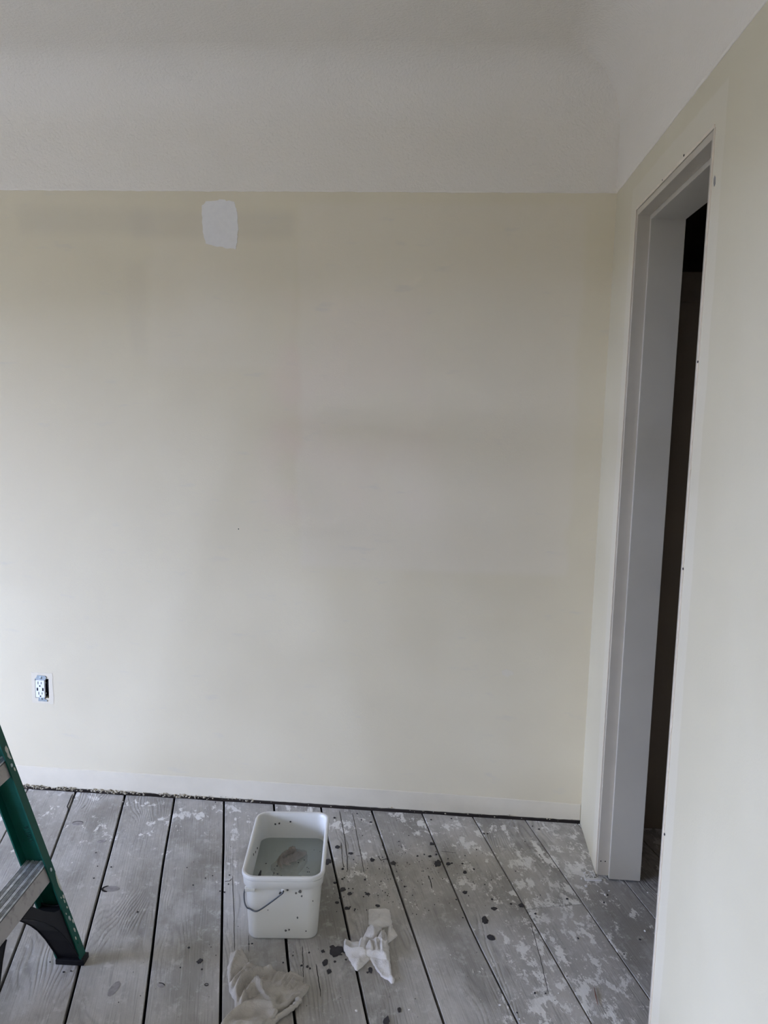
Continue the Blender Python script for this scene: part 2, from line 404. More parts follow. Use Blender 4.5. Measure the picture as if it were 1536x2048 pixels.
# crumbs of old plaster along the foot of the wall
bm = bmesh.new()
def crumb(bm, c, r):
    res = bmesh.ops.create_icosphere(bm, subdivisions=1, radius=r)
    s = Vector((.6 + rnd(), .6 + rnd(), .4 + .6 * rnd()))
    for v in res['verts']: v.co = Vector(c) + Vector((v.co.x * s.x, v.co.y * s.y, v.co.z * s.z)) * (.75 + .5 * rnd())
for i in range(380):
    x = -2.2 + 1.5 * rnd() ** .9 if i < 300 else -0.8 + 1.3 * rnd()
    if i >= 340: continue
    if i % 3 == 0 and i < 300: x = random.choice((-1.27, -1.2, -1.42, -1.0, -1.55)) + random.gauss(0, .03)
    r = .0012 + .0042 * rnd() ** 2 * (1 if i < 300 else .5)
    crumb(bm, (min(x, XR - .01), YB - .004 - .009 * rnd(), .004 + .012 * rnd()), r)
for k in range(26):                                   # curled fibres
    x = -1.62 + .62 * rnd(); p0 = Vector((x, YB - .006, .015 - .006 * rnd()))
    tube(bm, [p0, p0 + Vector((.008 * (rnd() - .5), -.005, .003)), p0 + Vector((.02 * (rnd() - .5), -.012, -.006 * rnd()))], .0011, 5)
obj('wall_foot_crumbs', bm, M['crumb'], parent=wb, kind='stuff', label='ragged yellowish plaster crumbs and fibres along the foot of the wall')

# ---- patches on the back wall
def rag_patch(pts, amp, n=6):
    out = []
    for i, p in enumerate(pts):
        q = pts[(i + 1) % len(pts)]
        for k in range(n):
            f = k / n; x = p[0] + (q[0] - p[0]) * f; y = p[1] + (q[1] - p[1]) * f
            out.append((x + (rnd() - .5) * amp, y + (rnd() - .5) * amp))
    return out
def wall_patch(name, pix, mat, amp, thick, label):
    pts = rag_patch([(atw(*q).x, atw(*q).z) for q in pix], amp)
    bm = bmesh.new(); prism(bm, [(x, YB - thick, z) for x, z in pts], [(x, YB + .002, z) for x, z in pts])
    return obj(name, bm, mat, parent=wb, label=label)
wall_patch('primer_patch', [(404, 412), (412, 404), (440, 399), (468, 403), (474, 425), (476, 460), (474, 488), (471, 499), (440, 494), (412, 488), (405, 460)],
           M['primer'], .004, .0012, 'small brushed patch of white primer near the top of the wall')
wall_patch('primer_smudge', [(1003, 1341), (1012, 1338), (1024, 1342), (1028, 1349), (1014, 1354), (1004, 1350)], M['strip'], .004, .0006, 'faint pale touch-up smudge low on the wall')
bm = bmesh.new(); c = atw(477, 1058); disc(bm, (c.x, YB + .001, c.z), (0, -1, 0), .0022, .002, 8)
obj('nail_hole', bm, M['black'], parent=wb)

# ---- floor
floor = empty('floor', (0, 0, 0), kind='structure', label='worn grey floorboards with dark open joints')
bm = bmesh.new(); box(bm, XL - .2, 1.85, YF - .2, YB + .25, -0.08, -0.024)
obj('subfloor', bm, M['subfloor'], parent=floor)
joints = {0: (-0.773, 5), 1: (-0.5855, 8), 2: (-0.3995, 9), 3: (-0.2145, 8), 4: (-0.0257, 7.5), 5: (0.155, 8), 6: (0.333, 7.5), 7: (0.518, 7), 8: (0.697, 5), 9: (0.882, 4.5), 10: (1.068, 3.6), 11: (1.2525, 2.6)}
for k in range(-1, -18, -1): joints[k] = (joints[0][0] + .186 * k, 5)
for k in range(12, 20): joints[k] = (joints[11][0] + .185 * (k - 11), 3)
special = {8: [(1.4, .7005), (1.79, .7005), (2.15, .6896), (2.5, .694), (2.85, .7008)], 1: [(1.5, -.5825), (2.1, -.5825), (2.76, -.5857), (3.18, -.5886)],
           5: [(1.5, .1585), (1.87, .1559), (2.1, .1533), (3.0, .1592)], 3: [(1.5, -.207), (1.93, -.2111), (2.6, -.2196), (3.07, -.2123)]}
def joint_s(k, t):
    s = joints[k][0]
    if k in special:
        L = special[k]
        if t <= L[0][0]: s = L[0][1]
        elif t >= L[-1][0]: s = L[-1][1]
        else:
            for (a, sa), (b, sb) in zip(L, L[1:]):
                if a <= t <= b: s = sa + (sb - sa) * (t - a) / (b - a)
    return s + noise.noise(Vector((t * 3.1, k * 7.7, 0))) * .0012
YEND, X0, X1, Y0 = 2.944, XL - .1, 1.75, YF - .1
def board(k, cuts=()):
    a, b = k, k + 1
    wa, wb_ = joints[a][1] / 2000, joints[b][1] / 2000
    def trange(s):
        hi = (YEND + noise.noise(Vector((s * 9, 2, 2))) * .004 - NV.y * s) / PV.y
        lo = (Y0 - NV.y * s) / PV.y
        lo = max(lo, (X1 - NV.x * s) / PV.x) if PV.x < 0 else lo      # x <= X1
        hi = min(hi, (X0 - NV.x * s) / PV.x)                           # x >= X0
        return lo, hi
    smid = (joints[a][0] + joints[b][0]) / 2
    segs = [(None, None)] if not cuts else [(None, cuts[0]), (cuts[0] + .0022, None)]
    for c0, c1 in segs:
        cols = [0, .0, .007, .25, .5, .75, .993, 1.0, 1.0]
        zs = [-.02, -.0012, 0, .0003, .0005, .0003, 0, -.0012, -.02]
        lo, hi = trange(smid)
        if hi - lo < .12: continue
        N = max(2, int((hi - lo) / .11)); grid = []
        ok = True
        for ci, cfrac in enumerate(cols):
            s_ref = joints[a][0] * (1 - cfrac) + joints[b][0] * cfrac
            l, h = trange(s_ref)
            if h <= l: ok = False; break
            if c0 is not None: l = c0
            if c1 is not None: h = c1
            col = []
            for r in range(N + 1):
                tt = l + (h - l) * r / N
                sa = joint_s(a, tt) + wa; sb = joint_s(b, tt) - wb_
                s = sa + (sb - sa) * cfrac
                P = NV * s + PV * tt
                col.append((P.x, P.y, zs[ci] + noise.noise(Vector((tt * 1.3, k * 3.1, 1))) * .0006 * (zs[ci] > -.01)))
            grid.append(col)
        if not ok: continue
        bm = bmesh.new()
        G = [[bm.verts.new(p) for p in col] for col in grid]
        for u, v in zip(G, G[1:]):
            for r in range(N): bm.faces.new((u[r], v[r], v[r + 1], u[r + 1]))
        for e in (0, N): 
            bm.faces.new([G[c][e] for c in range(len(G))])
        for r in range(N): bm.faces.new((G[0][r], G[0][r + 1], G[-1][r + 1], G[-1][r]))
        obj('plank', bm, M['plank'], parent=floor)
for k in sorted(joints):
    if k + 1 in joints: board(k, (2.239,) if k == 9 else ())

def ribbon(bm, pts, w, z0=-.003, z1=.0007):
    """thin near-black strip, painting the shade inside open cracks"""
    P = [Vector((p[0], p[1], 0)) for p in pts]; A = []; B = []
    for i, p in enumerate(P):
        t_ = (P[min(i + 1, len(P) - 1)] - P[max(i - 1, 0)]).normalized(); n_ = Vector((-t_.y, t_.x, 0))
        ww = w * (.25 if i in (0, len(P) - 1) else 1) / 2
        A.append(p + n_ * ww); B.append(p - n_ * ww)
    for i in range(len(P) - 1):
        q = [A[i], A[i + 1], B[i + 1], B[i]]
        prism(bm, [Vector((v.x, v.y, z0)) for v in q], [Vector((v.x, v.y, z1)) for v in q])
def st(s, t_): v = NV * s + PV * t_; return (v.x, v.y)
def crack_line(pix, w, n=10, jit=.0012):
    pts = []
    W = [at(*p) for p in pix]
    for a, b in zip(W, W[1:]):
        for k in range(n): pts.append(a.lerp(b, k / n) + Vector(((rnd() - .5) * jit, (rnd() - .5) * jit, 0)))
    pts.append(W[-1])
    bm = bmesh.new(); ribbon(bm, pts, w); obj('crack_shade', bm, M['crack_shade'], parent=floor)
crack_line([(679, 1622), (689, 1672), (694, 1712), (695, 1742)], .0022)
crack_line([(705, 1626), (716, 1682), (723, 1715), (728, 1746)], .0018)
crack_line([(682, 1685), (684, 1712), (687, 1735)], .0016)
crack_line([(465, 1752), (468, 1830), (469, 1902)], .0018)
crack_line([(605, 1892), (606, 1925), (607, 1958)], .0016)
crack_line([(632, 1928), (641, 1985), (647, 2048), (649, 2075)], .0024)
crack_line([(1061, 1845), (1080, 1915), (1100, 2000)], .0016)
crack_line([(449, 1763), (460, 1762), (464, 1757)], .0018, 4)
crack_line([(497, 1870), (498, 1905)], .0014)
crack_line([(145, 1588), (134.5, 1613), (138.5, 1622)], .0035, 4, .0005)
crack_line([(145, 1590), (150, 1597)], .003, 3, .0005)
crack_line([(722, 1712), (712, 1712)], .0016, 3)
crack_line([(756, 1712), (762, 1721), (776, 1717)], .0020, 4)
crack_line([(883, 1703), (895, 1704), (912, 1706)], .0014, 5)
crack_line([(171, 1610), (166, 1616), (162, 1617)], .0012, 3)
crack_line([(856, 1751), (861, 1762), (864, 1778)], .0025, 4)

def knot(px, py, r, tilt, arc=None, sx=1.6):
    c = at(px, py); bm = bmesh.new(); pts = []
    for k in range(18):
        a = 2 * math.pi * k / 18; q = Vector((math.cos(a) * r * sx, math.sin(a) * r, 0)); q.rotate(Matrix.Rotation(tilt, 3, 'Z'))
        pts.append(c + q * (1 + .08 * (rnd() - .5)))
    prism(bm, [(p.x, p.y, .0012) for p in pts], [(p.x, p.y, -.002) for p in pts])
    kn = obj('knot', bm, M['knot'], parent=floor)
    if arc:
        bm = bmesh.new(); P = []
        for k in range(11):
            a = arc[0] + (arc[1] - arc[0]) * k / 10; q = Vector((math.cos(a) * r * sx, math.sin(a) * r, 0)) * 1.02; q.rotate(Matrix.Rotation(tilt, 3, 'Z'))
            P.append(c + q)
        ribbon(bm, P, arc[2], -.002, .0018); obj('knot_crack_shade', bm, M['crack_shade'], parent=kn)
knot(222, 1778, .016, .15, (2.0, 4.4, .006))
knot(155, 1647, .013, .1, (.4, 2.9, .0022), 1.5)
knot(203, 1683, .009, .5, None, 1.7)
knot(321, 1971, .007, -.3, (.5, 2.5, .002))
knot(228, 1978, .011, 1.5, None, 2.6)
knot(413, 1970, .004, 0, (0, 6, .0015), 1.2)

# ---- doorway in the right wall: jamb lining with rebate and stop, no casing, no door
door = empty('door_1', (XR, 2.24, 0), kind='structure', label='open doorway with its casing removed')
def dpart(name, mat, boxes, bevel=0.0, **k):
    bm = bmesh.new()
    for b in boxes: box(bm, b[0] - XR, b[1] - XR, b[2] - 2.24, b[3] - 2.24, b[4], b[5], bevel)
    return obj(name, bm, mat, parent=door, **k)
J0, J1, JT = DOOR[0], DOOR[1], DOOR[3]
X2 = XR + .134
dpart('jamb', M['jamb'], [(XR + .0005, X2 + .001, J1 - .019, J1, 0.010, JT)], .0008, label='far jamb with grey-beige paint')
dpart('jamb', M['jamb'], [(XR + .0005, X2 + .001, J0, J0 + .018, 0.010, JT)], .0008)
dpart('head_jamb', M['jamb'], [(XR + .0005, X2 + .001, J0 + .018, J1 - .019, JT - .018, JT)], .0008)
dpart('door_stop', M['stop'], [(XR + .036, X2 + .0015, J1 - .019 - .014, J1 - .019, 0.006, JT - .018)], .0012)
dpart('door_stop', M['stop'], [(XR + .036, X2 + .0015, J0 + .018, J0 + .032, 0.006, JT - .018)], .0012)
dpart('head_stop', M['stop'], [(XR + .036, X2 + .0015, J0 + .032, J1 - .033, JT - .032, JT - .018)], .0012)
# broken plaster and paint edge round the lining, proud of the wall by a hair
bm = bmesh.new()
def edge_strip(bm, path, w, off):
    """irregular raised bead along a path in the wall plane (y, z)"""
    for (y0, z0), (y1, z1) in zip(path, path[1:]):
        L = math.hypot(y1 - y0, z1 - z0); n = max(3, int(L / .018)); d = ((y1 - y0) / L, (z1 - z0) / L); nn = (-d[1], d[0])
        A = []; B = []
        for i in range(n + 1):
            f = i / n; y = y0 + (y1 - y0) * f; z = z0 + (z1 - z0) * f
            wj = w * (.8 + .5 * noise.noise(Vector((y * 60, z * 60, 0)))) + .0015 * rnd()
            A.append((y, z)); B.append((y + nn[0] * wj * off, z + nn[1] * wj * off))
        for i in range(n):
            q = [A[i], A[i + 1], B[i + 1], B[i]]
            prism(bm, [(XR + .002, y, z) for y, z in q], [(XR - .0016 - .0008 * rnd(), y, z) for y, z in q])
edge_strip(bm, [(J1, .012), (J1, JT), (J0, JT), (J0, .012)], .008, -1)
for v in bm.verts: pass
obj('plaster_edge', bm, M['casing_ghost'], parent=wr, label='rough pale plaster edge round the doorway')
for (y, z, r) in [(1.862, 1.62, .0035), (1.86, 1.17, .003), (1.855, 0.55, .003), (2.30, 2.103, .003), (2.1, 2.108, .003)]:
    bm = bmesh.new(); disc(bm, (XR - .001, y, z), (-1, 0, 0), r, .0015, 8); obj('nail_head', bm, M['flake'], parent=wr)
bm = bmesh.new()
for y, z in ((2.5935, .058), (2.5935, .059)): pass
for x in (XR + .010, XR + .024): disc(bm, (x - XR, J1 - .0185 - 2.24, .058), (0, -1, 0), .0022, .001, 8)
obj('nail', bm, M['black'], parent=door)
c = Vector((XR - .0008, 1.84, 1.985)); bm = bmesh.new()
prism(bm, [(c.x, c.y + a * .006, c.z + b * .011) for a, b in ((-1, -.6), (0, -1), (1, -.3), (1, .6), (.2, 1), (-.7, .5))], [(XR + .001, c.y + a * .006, c.z + b * .011) for a, b in ((-1, -.6), (0, -1), (1, -.3), (1, .6), (.2, 1), (-.7, .5))])
obj('grey_smudge', bm, M['smudge'], parent=wr)

# room beyond the doorway
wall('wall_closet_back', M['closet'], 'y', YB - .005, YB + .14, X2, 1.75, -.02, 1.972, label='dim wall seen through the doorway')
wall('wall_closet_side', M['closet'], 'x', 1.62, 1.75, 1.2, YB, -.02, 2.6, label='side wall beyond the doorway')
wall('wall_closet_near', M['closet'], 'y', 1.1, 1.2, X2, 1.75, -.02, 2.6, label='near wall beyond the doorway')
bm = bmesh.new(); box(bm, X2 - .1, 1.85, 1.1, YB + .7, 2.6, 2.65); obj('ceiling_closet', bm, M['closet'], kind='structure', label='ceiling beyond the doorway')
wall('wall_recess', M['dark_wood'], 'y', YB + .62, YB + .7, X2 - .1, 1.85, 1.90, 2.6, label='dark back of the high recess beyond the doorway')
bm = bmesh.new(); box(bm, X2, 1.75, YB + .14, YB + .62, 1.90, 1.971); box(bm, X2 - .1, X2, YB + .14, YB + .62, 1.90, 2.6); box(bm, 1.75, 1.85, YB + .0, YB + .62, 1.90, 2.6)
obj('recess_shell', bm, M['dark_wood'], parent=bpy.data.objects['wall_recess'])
bm = bmesh.new(); box(bm, X2 + .001, 1.619, YB - .020, YB - .0055, 1.874, 1.9715); obj('trim_5', bm, plain('brown_rail_wood', (.26, .215, .17), .6), kind='structure', label='brown rail high on the dim wall beyond the doorway')

# ---- windows (left wall and behind the camera), beyond the frame
def window(name, axis, pos, u0, u1, v0, v1, label):
    w = empty(name, (0, 0, 0), kind='structure', label=label)
    def b(bm, ua, ub, va, vb, d0, d1):
        if axis == 'x': box(bm, pos + d0, pos + d1, ua, ub, va, vb)
        else: box(bm, ua, ub, pos + d0, pos + d1, va, vb)
    bm = bmesh.new()
    b(bm, u0, u0 + .035, v0, v1, -.10, -.05); b(bm, u1 - .035, u1, v0, v1, -.10, -.05)
    b(bm, u0 + .035, u1 - .035, v0, v0 + .04, -.10, -.05); b(bm, u0 + .035, u1 - .035, v1 - .035, v1, -.10, -.05)
    obj('sash', bm, M['sash'], parent=w)
    bm = bmesh.new(); b(bm, u0 + .035, u1 - .035, v0 + .04, v1 - .035, -.078, -.074); obj('pane', bm, M['glass'], parent=w)
window('window_1', 'x', XL, WIN_L['y0'], WIN_L['y1'], WIN_L['z0'], WIN_L['z1'], 'window in the left wall')
window('window_2', 'x', XL, WIN_B['y0'], WIN_B['y1'], WIN_B['z0'], WIN_B['z1'], 'second window in the left wall')
bm = bmesh.new(); box(bm, XL - 5.6, XL - 5.2, -7, 9, -.6, 1.25); obj('wall_sky_block', bm, M['outside'], kind='structure', label='unseen low wall added outside to block the lowest sky')  # unseen block added outside, its height set to shape the sky light
bm = bmesh.new(); box(bm, -40, 40, -40, 40, -.75, -.6); obj('ground', bm, M['ground'], kind='structure', label='ground outside')

# ------------------------------------------------------------------ receptacle without its cover plate
rc = empty('electrical_outlet', (OX, YB, OZ), label='white duplex outlet with USB ports and no cover plate, set low in the back wall', category='outlet')
def rp(name, mat, boxes, bevel=0.0, tilt=True, **k):
    bm = bmesh.new()
    for b in boxes: box(bm, *b, bevel)
    return obj(name, bm, mat, parent=rc, **k)
rp('wall_box', M['black'], [(-.029, -.0272, .002, .06, -.045, .035), (.0272, .029, .002, .06, -.045, .035), (-.0272, .0272, .058, .06, -.045, .035), (-.0272, .0272, .002, .06, .0335, .035), (-.0272, .0272, .002, .06, -.045, -.0435)], tilt=False)
rp('body', M['black'], [(-.0215, .0125, .002, .04, -.038, .027)], tilt=False)
face = rp('face', M['receptacle'], [(-.0226, .0127, -.006, .004, -.040, .028)], .0012, tilt=False)
def sub(name, mat, b=None, d=None):
    bm = bmesh.new()
    if b: box(bm, b[0] - b[2], b[0] + b[2], -.0066, -.005, b[1] - b[3], b[1] + b[3])
    if d: disc(bm, (d[0], -.0058, d[1]), (0, -1, 0), .0030, .0009, 10)
    return obj(name, bm, mat, parent=face)
for x_, z_, h_ in ((-.0123, .0177, .0055), (.0005, .0177, .0042), (-.0102, -.0230, .0055), (.0026, -.0230, .0042)):
    sub('slot', M['black'], (x_, z_, .0010, h_))
sub('ground_hole', M['black'], d=(-.0056, .0056)); sub('ground_hole', M['black'], d=(-.0038, -.0345))
for x_ in (-.0153, .0062): sub('usb_port', M['black'], (x_, -.0074, .0026, .0058))
def ear(top):
    bm = bmesh.new()
    if top: o = [(-.0265, .033), (-.022, .036), (-.0184, .0395), (-.0165, .0465), (.0140, .0455), (.0200, .039), (.0150, .0285), (-.021, .0285)]
    else: o = [(-.0120, -.0405), (.0090, -.0405), (.0130, -.047), (.0206, -.049), (.0200, -.0555), (-.0147, -.0550), (-.0140, -.049)]
    prism(bm, [(x, -.0035, z) for x, z in o], [(x, -.0012, z) for x, z in o])
    e = obj('mounting_ear', bm, M['steel'], parent=rc)
    bm = bmesh.new(); disc(bm, (-.002, -.0035, .0375 if top else -.0465), (0, -1, 0), .0046, .0024, 12); obj('screw', bm, M['steel'], parent=e)
ear(True); ear(False)
bm = bmesh.new()
tube(bm, [(.018, .03, .030), (.022, .006, .024), (.0225, .003, .008), (.0215, .004, -.012), (.018, .02, -.034)], .0024, 8)
obj('wire', bm, M['blackwire'], parent=rc)
bm = bmesh.new(); tube(bm, [(-.0250, .02, .022), (-.0248, .004, .012), (-.0246, .004, -.012), (-.0245, .02, -.034)], .0014, 8); obj('wire', bm, M['blackwire'], parent=rc)
for zz in (.016, -.025):
    bm = bmesh.new(); disc(bm, (.0135, .004, zz), (1, -.4, 0), .003, .002, 10); obj('terminal_screw', bm, M['steel'], parent=rc)
# unpainted margin where the cover plate sat
cc = [(-.041, .057), (.043, .056), (.045, -.065), (-.040, -.064)]
pts = rag_patch([(OX + a, OZ + b) for a, b in cc], .003, 8)
hole = [(OX - .027, OZ + .033), (OX + .027, OZ + .033), (OX + .027, OZ - .043), (OX - .027, OZ - .043)]
bm = bmesh.new()
n = len(pts); ho = []
for i in range(4):
    p_, q_ = hole[i], hole[(i + 1) % 4]
    for k in range(8): ho.append((p_[0] + (q_[0] - p_[0]) * k / 8, p_[1] + (q_[1] - p_[1]) * k / 8))
for i in range(n):
    j = (i + 1) % n
    qd = [pts[i], pts[j], ho[j], ho[i]]
    prism(bm, [(x, YB - .0007, z) for x, z in qd], [(x, YB + .001, z) for x, z in qd])
obj('plate_ghost', bm, M['ghost'], parent=wb, label='pale rectangle round the outlet where its cover plate sat')

# ------------------------------------------------------------------ step ladder
LAD = empty('step_ladder', (-0.939, 2.026, 0), math.radians(2.4), label='green fibreglass step ladder with ribbed aluminium steps, left of the bucket', category='ladder')
LEAN = .335; RW = .070; FD = .031; LT = 1.46; SPAN = .46
def lx(z): return -LEAN * z
def section(bm, poly, z0, z1, lean=LEAN, x0=0):
    prism(bm, [(x0 + x - lean * z0, y, z0) for x, y in poly], [(x0 + x - lean * z1, y, z1) for x, y in poly])
def rail(side):
    bm = bmesh.new(); s = 1 if side == 'far' else -1; yb = 0 if side == 'far' else -SPAN
    C = [(0, 0), (0, -FD), (-.0042, -FD), (-.0055, -.006), (-.0065, -.0045), (-RW + .0065, -.0045), (-RW + .0055, -.006), (-RW + .0042, -FD), (-RW, -FD), (-RW, 0)]
    C = [(x, yb + y * s) for x, y in C]
    section(bm, C, .012, LT)
    return obj('rail', bm, M['green'], parent=LAD)
rfar = rail('far'); rail('near')
for k in range(5):
    zt = .279 + .2885 * k; zb_ = zt - .043
    st_ = empty('step'); st_.parent = LAD
    xo = lx(zt)
    def sp(name, mat, fn):
        bm = bmesh.new(); fn(bm); return obj(name, bm, mat, parent=st_)
    xf, xb = xo - .0050, xo - RW + .0055
    W = xf - xb
    sp('tread', M['alu_dark'], lambda bm: prism(bm, [(x, -.0048, z) for x, z in ((xb, zt - .003), (xf, zt - .003), (xf, zt - .007), (xb, zt - .007))],
                                                [(x, -SPAN + .0048, z) for x, z in ((xb, zt - .003), (xf, zt - .003), (xf, zt - .007), (xb, zt - .007))]))
    for a, b_ in ((0, .05), (.09, .12), (.16, .19), (.23, .35), (.40, .43), (.47, .50), (.54, .57), (.62, .76), (.80, .83), (.87, .90), (.94, 1.0)):
        xa, xc = xb + W * a, xb + W * b_; q = [(xa, zt - .0032), (xa + .0004, zt), (xc - .0004, zt), (xc, zt - .0032)]
        sp('tread_rib', M['alu'], lambda bm: prism(bm, [(x, -.0048, z) for x, z in q], [(x, -SPAN + .0048, z) for x, z in q]))
    def lip(bm, xa, th):
        q = [(xa, zt - .0065), (xa - th, zt - .0065), (xa - th + (zt - zb_) * LEAN, zb_), (xa + (zt - zb_) * LEAN, zb_)]
        prism(bm, [(x, -.0048, z) for x, z in q], [(x, -SPAN + .0048, z) for x, z in q])
    sp('step_front', M['alu_front'], lambda bm: lip(bm, xf + .0005, .0022))
    sp('step_back', M['alu_front'], lambda bm: lip(bm, xb + .0025, .0022))
    for yv in (-.017, -SPAN + .017):
        zz = zt - .018; bm = bmesh.new(); disc(bm, (lx(zz) + .0002, yv, zz), (1, 0, LEAN), .0052, .0022, 12); obj('rivet', bm, M['steel'], parent=LAD)
# foot: boot with a concave brace under the first step
def foot(s, yb, name='foot'):
    topc = [(.138, .234), (.10, .197), (.06, .168), (.03, .157), (0.0048, .153)]
    arc = [(.189, .234), (.178, .228), (.150, .208), (.113, .176), (.085, .146), (.065, .118), (.047, .08), (.036, .046), (.026, .016)]
    poly = arc + [(.0048, .016)] + topc[::-1]
    bm = bmesh.new(); xs0, xs1 = -.0046, -RW + .0046
    prism(bm, [(xs0 - LEAN * z, yb - s * d, z) for d, z in poly], [(xs1 - LEAN * z, yb - s * d, z) for d, z in poly])
    f = obj(name, bm, M['rubber'], parent=LAD, label='black moulded foot and step brace')
    bm = bmesh.new()
    a = [(.004, .0), (.001, .0), (.001, .018), (-.002, .019)]
    box(bm, -RW - .004, .0035, min(yb + s * .002, yb - s * .036), max(yb + s * .002, yb - s * .036), 0.0005, .0155, .002)
    obj('sole_pad', bm, M['rubber'], parent=f)
    # raised rims of the brace
    bm = bmesh.new()
    for xs in (-.0046, -RW + .0052):
        tube(bm, [(xs - LEAN * z, yb - s * (d + .0005), z) for d, z in arc], .0022, 6)
    tube(bm, [(xs0 - .001 - (xs0 - xs1) * q / 6 - LEAN * .158, yb - s * .012, .160 - .006 * math.sin(q / 6 * math.pi)) for q in range(7)], .0026, 6)
    obj('rib', bm, M['rubber'], parent=f)
foot(1, 0); foot(-1, -SPAN)
for z in (.055, .19 - .065):
    bm = bmesh.new(); disc(bm, (lx(z) + .0002, -.016, z), (1, 0, LEAN), .0048, .002, 12); obj('rivet', bm, M['green'] if z < .1 else M['steel'], parent=LAD)
# paint splashes on the front of the rail, and the stamped mark inside it
def splash(pts, yv):
    bm = bmesh.new()
    q = [(lx(z) + .0011, y, z) for y, z in pts]; q2 = [(lx(z) - .0006, y, z) for y, z in pts]
    prism(bm, q, q2); obj('paint_splash', bm, M['splat'], parent=LAD)
splash([(-.010, .600), (-.017, .597), (-.020, .590), (-.017, .582), (-.019, .574), (-.014, .566), (-.006, .562), (-.008, .570), (-.009, .580), (-.006, .590)], 0)
splash([(-.002, .246), (-.006, .236), (-.009, .222), (-.009, .208), (-.006, .196), (-.003, .192), (-.001, .2), (-.001, .23)], 0)
for y, z, r in ((-.006, .178, .0035), (-.009, .168, .0028), (-.014, .120, .003), (-.005, .108, .003), (-.012, .088, .0035), (-.02, .070, .0025), (-.008, .15, .002), (-.022, .14, .0018), (-.01, .536, .003), (-.018, .183, .0018)):
    splash([(y + r * math.cos(a) * (.6 + .6 * rnd()), z + 1.7 * r * math.sin(a) * (.7 + .5 * rnd())) for a in [i * math.pi / 4 for i in range(8)]], 0)
td = bpy.data.curves.new('stamp', 'FONT'); td.body = '911011'; td.size = .0155; td.extrude = .0003; td.align_x = 'CENTER'; td.align_y = 'CENTER'
to = bpy.data.objects.new('stamp_source', td); COL.objects.link(to)
dg = bpy.context.evaluated_depsgraph_get(); me = bpy.data.meshes.new_from_object(to.evaluated_get(dg)); bpy.data.objects.remove(to)
me.name = 'stamped_mark'; me.materials.clear(); me.materials.append(M['print_dark'])
so = bpy.data.objects.new('stamped_mark', me); COL.objects.link(so); so.parent = LAD
ux = Vector((LEAN, 0, -1)).normalized()                 # text runs down the rail
uz = Vector((0, -1, 0)); uy = uz.cross(ux)
mm = Matrix((ux, uy, uz)).transposed().to_4x4(); zc = .352; mm.translation = Vector((lx(zc) - .033, -.0052, zc)); so.matrix_local = mm
# top cap, rear legs, spreaders (beyond the frame)
bm = bmesh.new(); xt = lx(LT); box(bm, xt - .13, xt + .03, -SPAN - .03, .03, LT - .02, LT + .03, .006); obj('top_cap', bm, M['rubber'], parent=LAD)
for yv in (-.03, -SPAN + .03):
    bm = bmesh.new(); prism(bm, [(xt - .13, yv - .018, LT - .01), (xt - .09, yv - .018, LT - .01), (xt - .09, yv + .018, LT - .01), (xt - .13, yv + .018, LT - .01)],
                            [(xt - .56, yv - .018, 0.0005), (xt - .52, yv - .018, 0.0005), (xt - .52, yv + .018, 0.0005), (xt - .56, yv + .018, 0.0005)])
    obj('rear_leg', bm, M['green'], parent=LAD)
    bm = bmesh.new(); z_ = .75; tube(bm, [(lx(z_) - RW + .01, yv + (.02 if yv > -.2 else -.02), z_), (xt - .335, yv, z_ - .02)], .006, 6); obj('spreader', bm, M['steel'], parent=LAD)
for z_ in (.3, .7, 1.1):
    f_ = (LT - z_) / LT; bm = bmesh.new(); box(bm, xt - .13 - .43 * f_ + .005, xt - .13 - .43 * f_ + .025, -SPAN + .03, -.03, z_ - .015, z_ + .015); obj('rear_brace', bm, M['alu_front'], parent=LAD)

bx_ = empty('added_shade_box', (-1.50, 1.40, 0), .12, label='unseen brown box added beside the ladder to shade the floor', category='box')  # out-of-frame box, added to cast shade on the floor at lower left
bm = bmesh.new(); box(bm, -.23, .23, -.25, .25, .001, .40, .002); obj('shade_carton', bm, M['shade_carton'], parent=bx_)
bm = bmesh.new(); box(bm, -.23, .23, -.03, .03, .4002, .4012); obj('shade_box_tape', bm, M['splat'], parent=bx_)

# ------------------------------------------------------------------ bucket
BR = math.radians(5.9); BC = Vector((-.448, 2.331, 0))
BK = empty('bucket', BC, BR, label='white rectangular plastic pail of wash water with a wire handle', category='bucket')
def rrect(w, l, r, n=7):
    out = []
    for cx_, cy_, a0 in ((w / 2 - r, l / 2 - r, 0), (-w / 2 + r, l / 2 - r, 90), (-w / 2 + r, -l / 2 + r, 180), (w / 2 - r, -l / 2 + r, 270)):
        for k in range(n):
            a = math.radians(a0 + 90 * k / (n - 1)); out.append((cx_ + r * math.cos(a), cy_ + r * math.sin(a)))
    return out
def dims(z):                                            # outer size at a height
    f = z / .2; return .196 + .018 * f, .340 + .020 * f, .030 + .004 * f
def loft(bm, rings, close_bottom=True, close_top=False):
    R = [[bm.verts.new((x, y, z)) for x, y in ring] for ring, z in rings]
    for a, b in zip(R, R[1:]):
        n = len(a)
        for i in range(n): bm.faces.new((a[i], a[(i + 1) % n], b[(i + 1) % n], b[i]))
    if close_bottom: bm.faces.new(R[0][::-1])
    if close_top: bm.faces.new(R[-1])
def ring(z, grow):
    w, l, r = dims(z); return (rrect(w + 2 * grow, l + 2 * grow, max(.004, r + grow)), z)
bm = bmesh.new()
outer = [ring(.0006, -.006), ring(.002, -.0025), ring(.007, 0), ring(.05, 0), ring(.10, 0), ring(.166, 0)]
inner = [ring(.1995, .0015), ring(.198, -.0005), ring(.188, -.002), ring(.10, -.0025), ring(.012, -.0035), ring(.006, -.008)]
loft(bm, outer + [ring(.1995, .000)] + inner)
bm.faces.ensure_lookup_table()
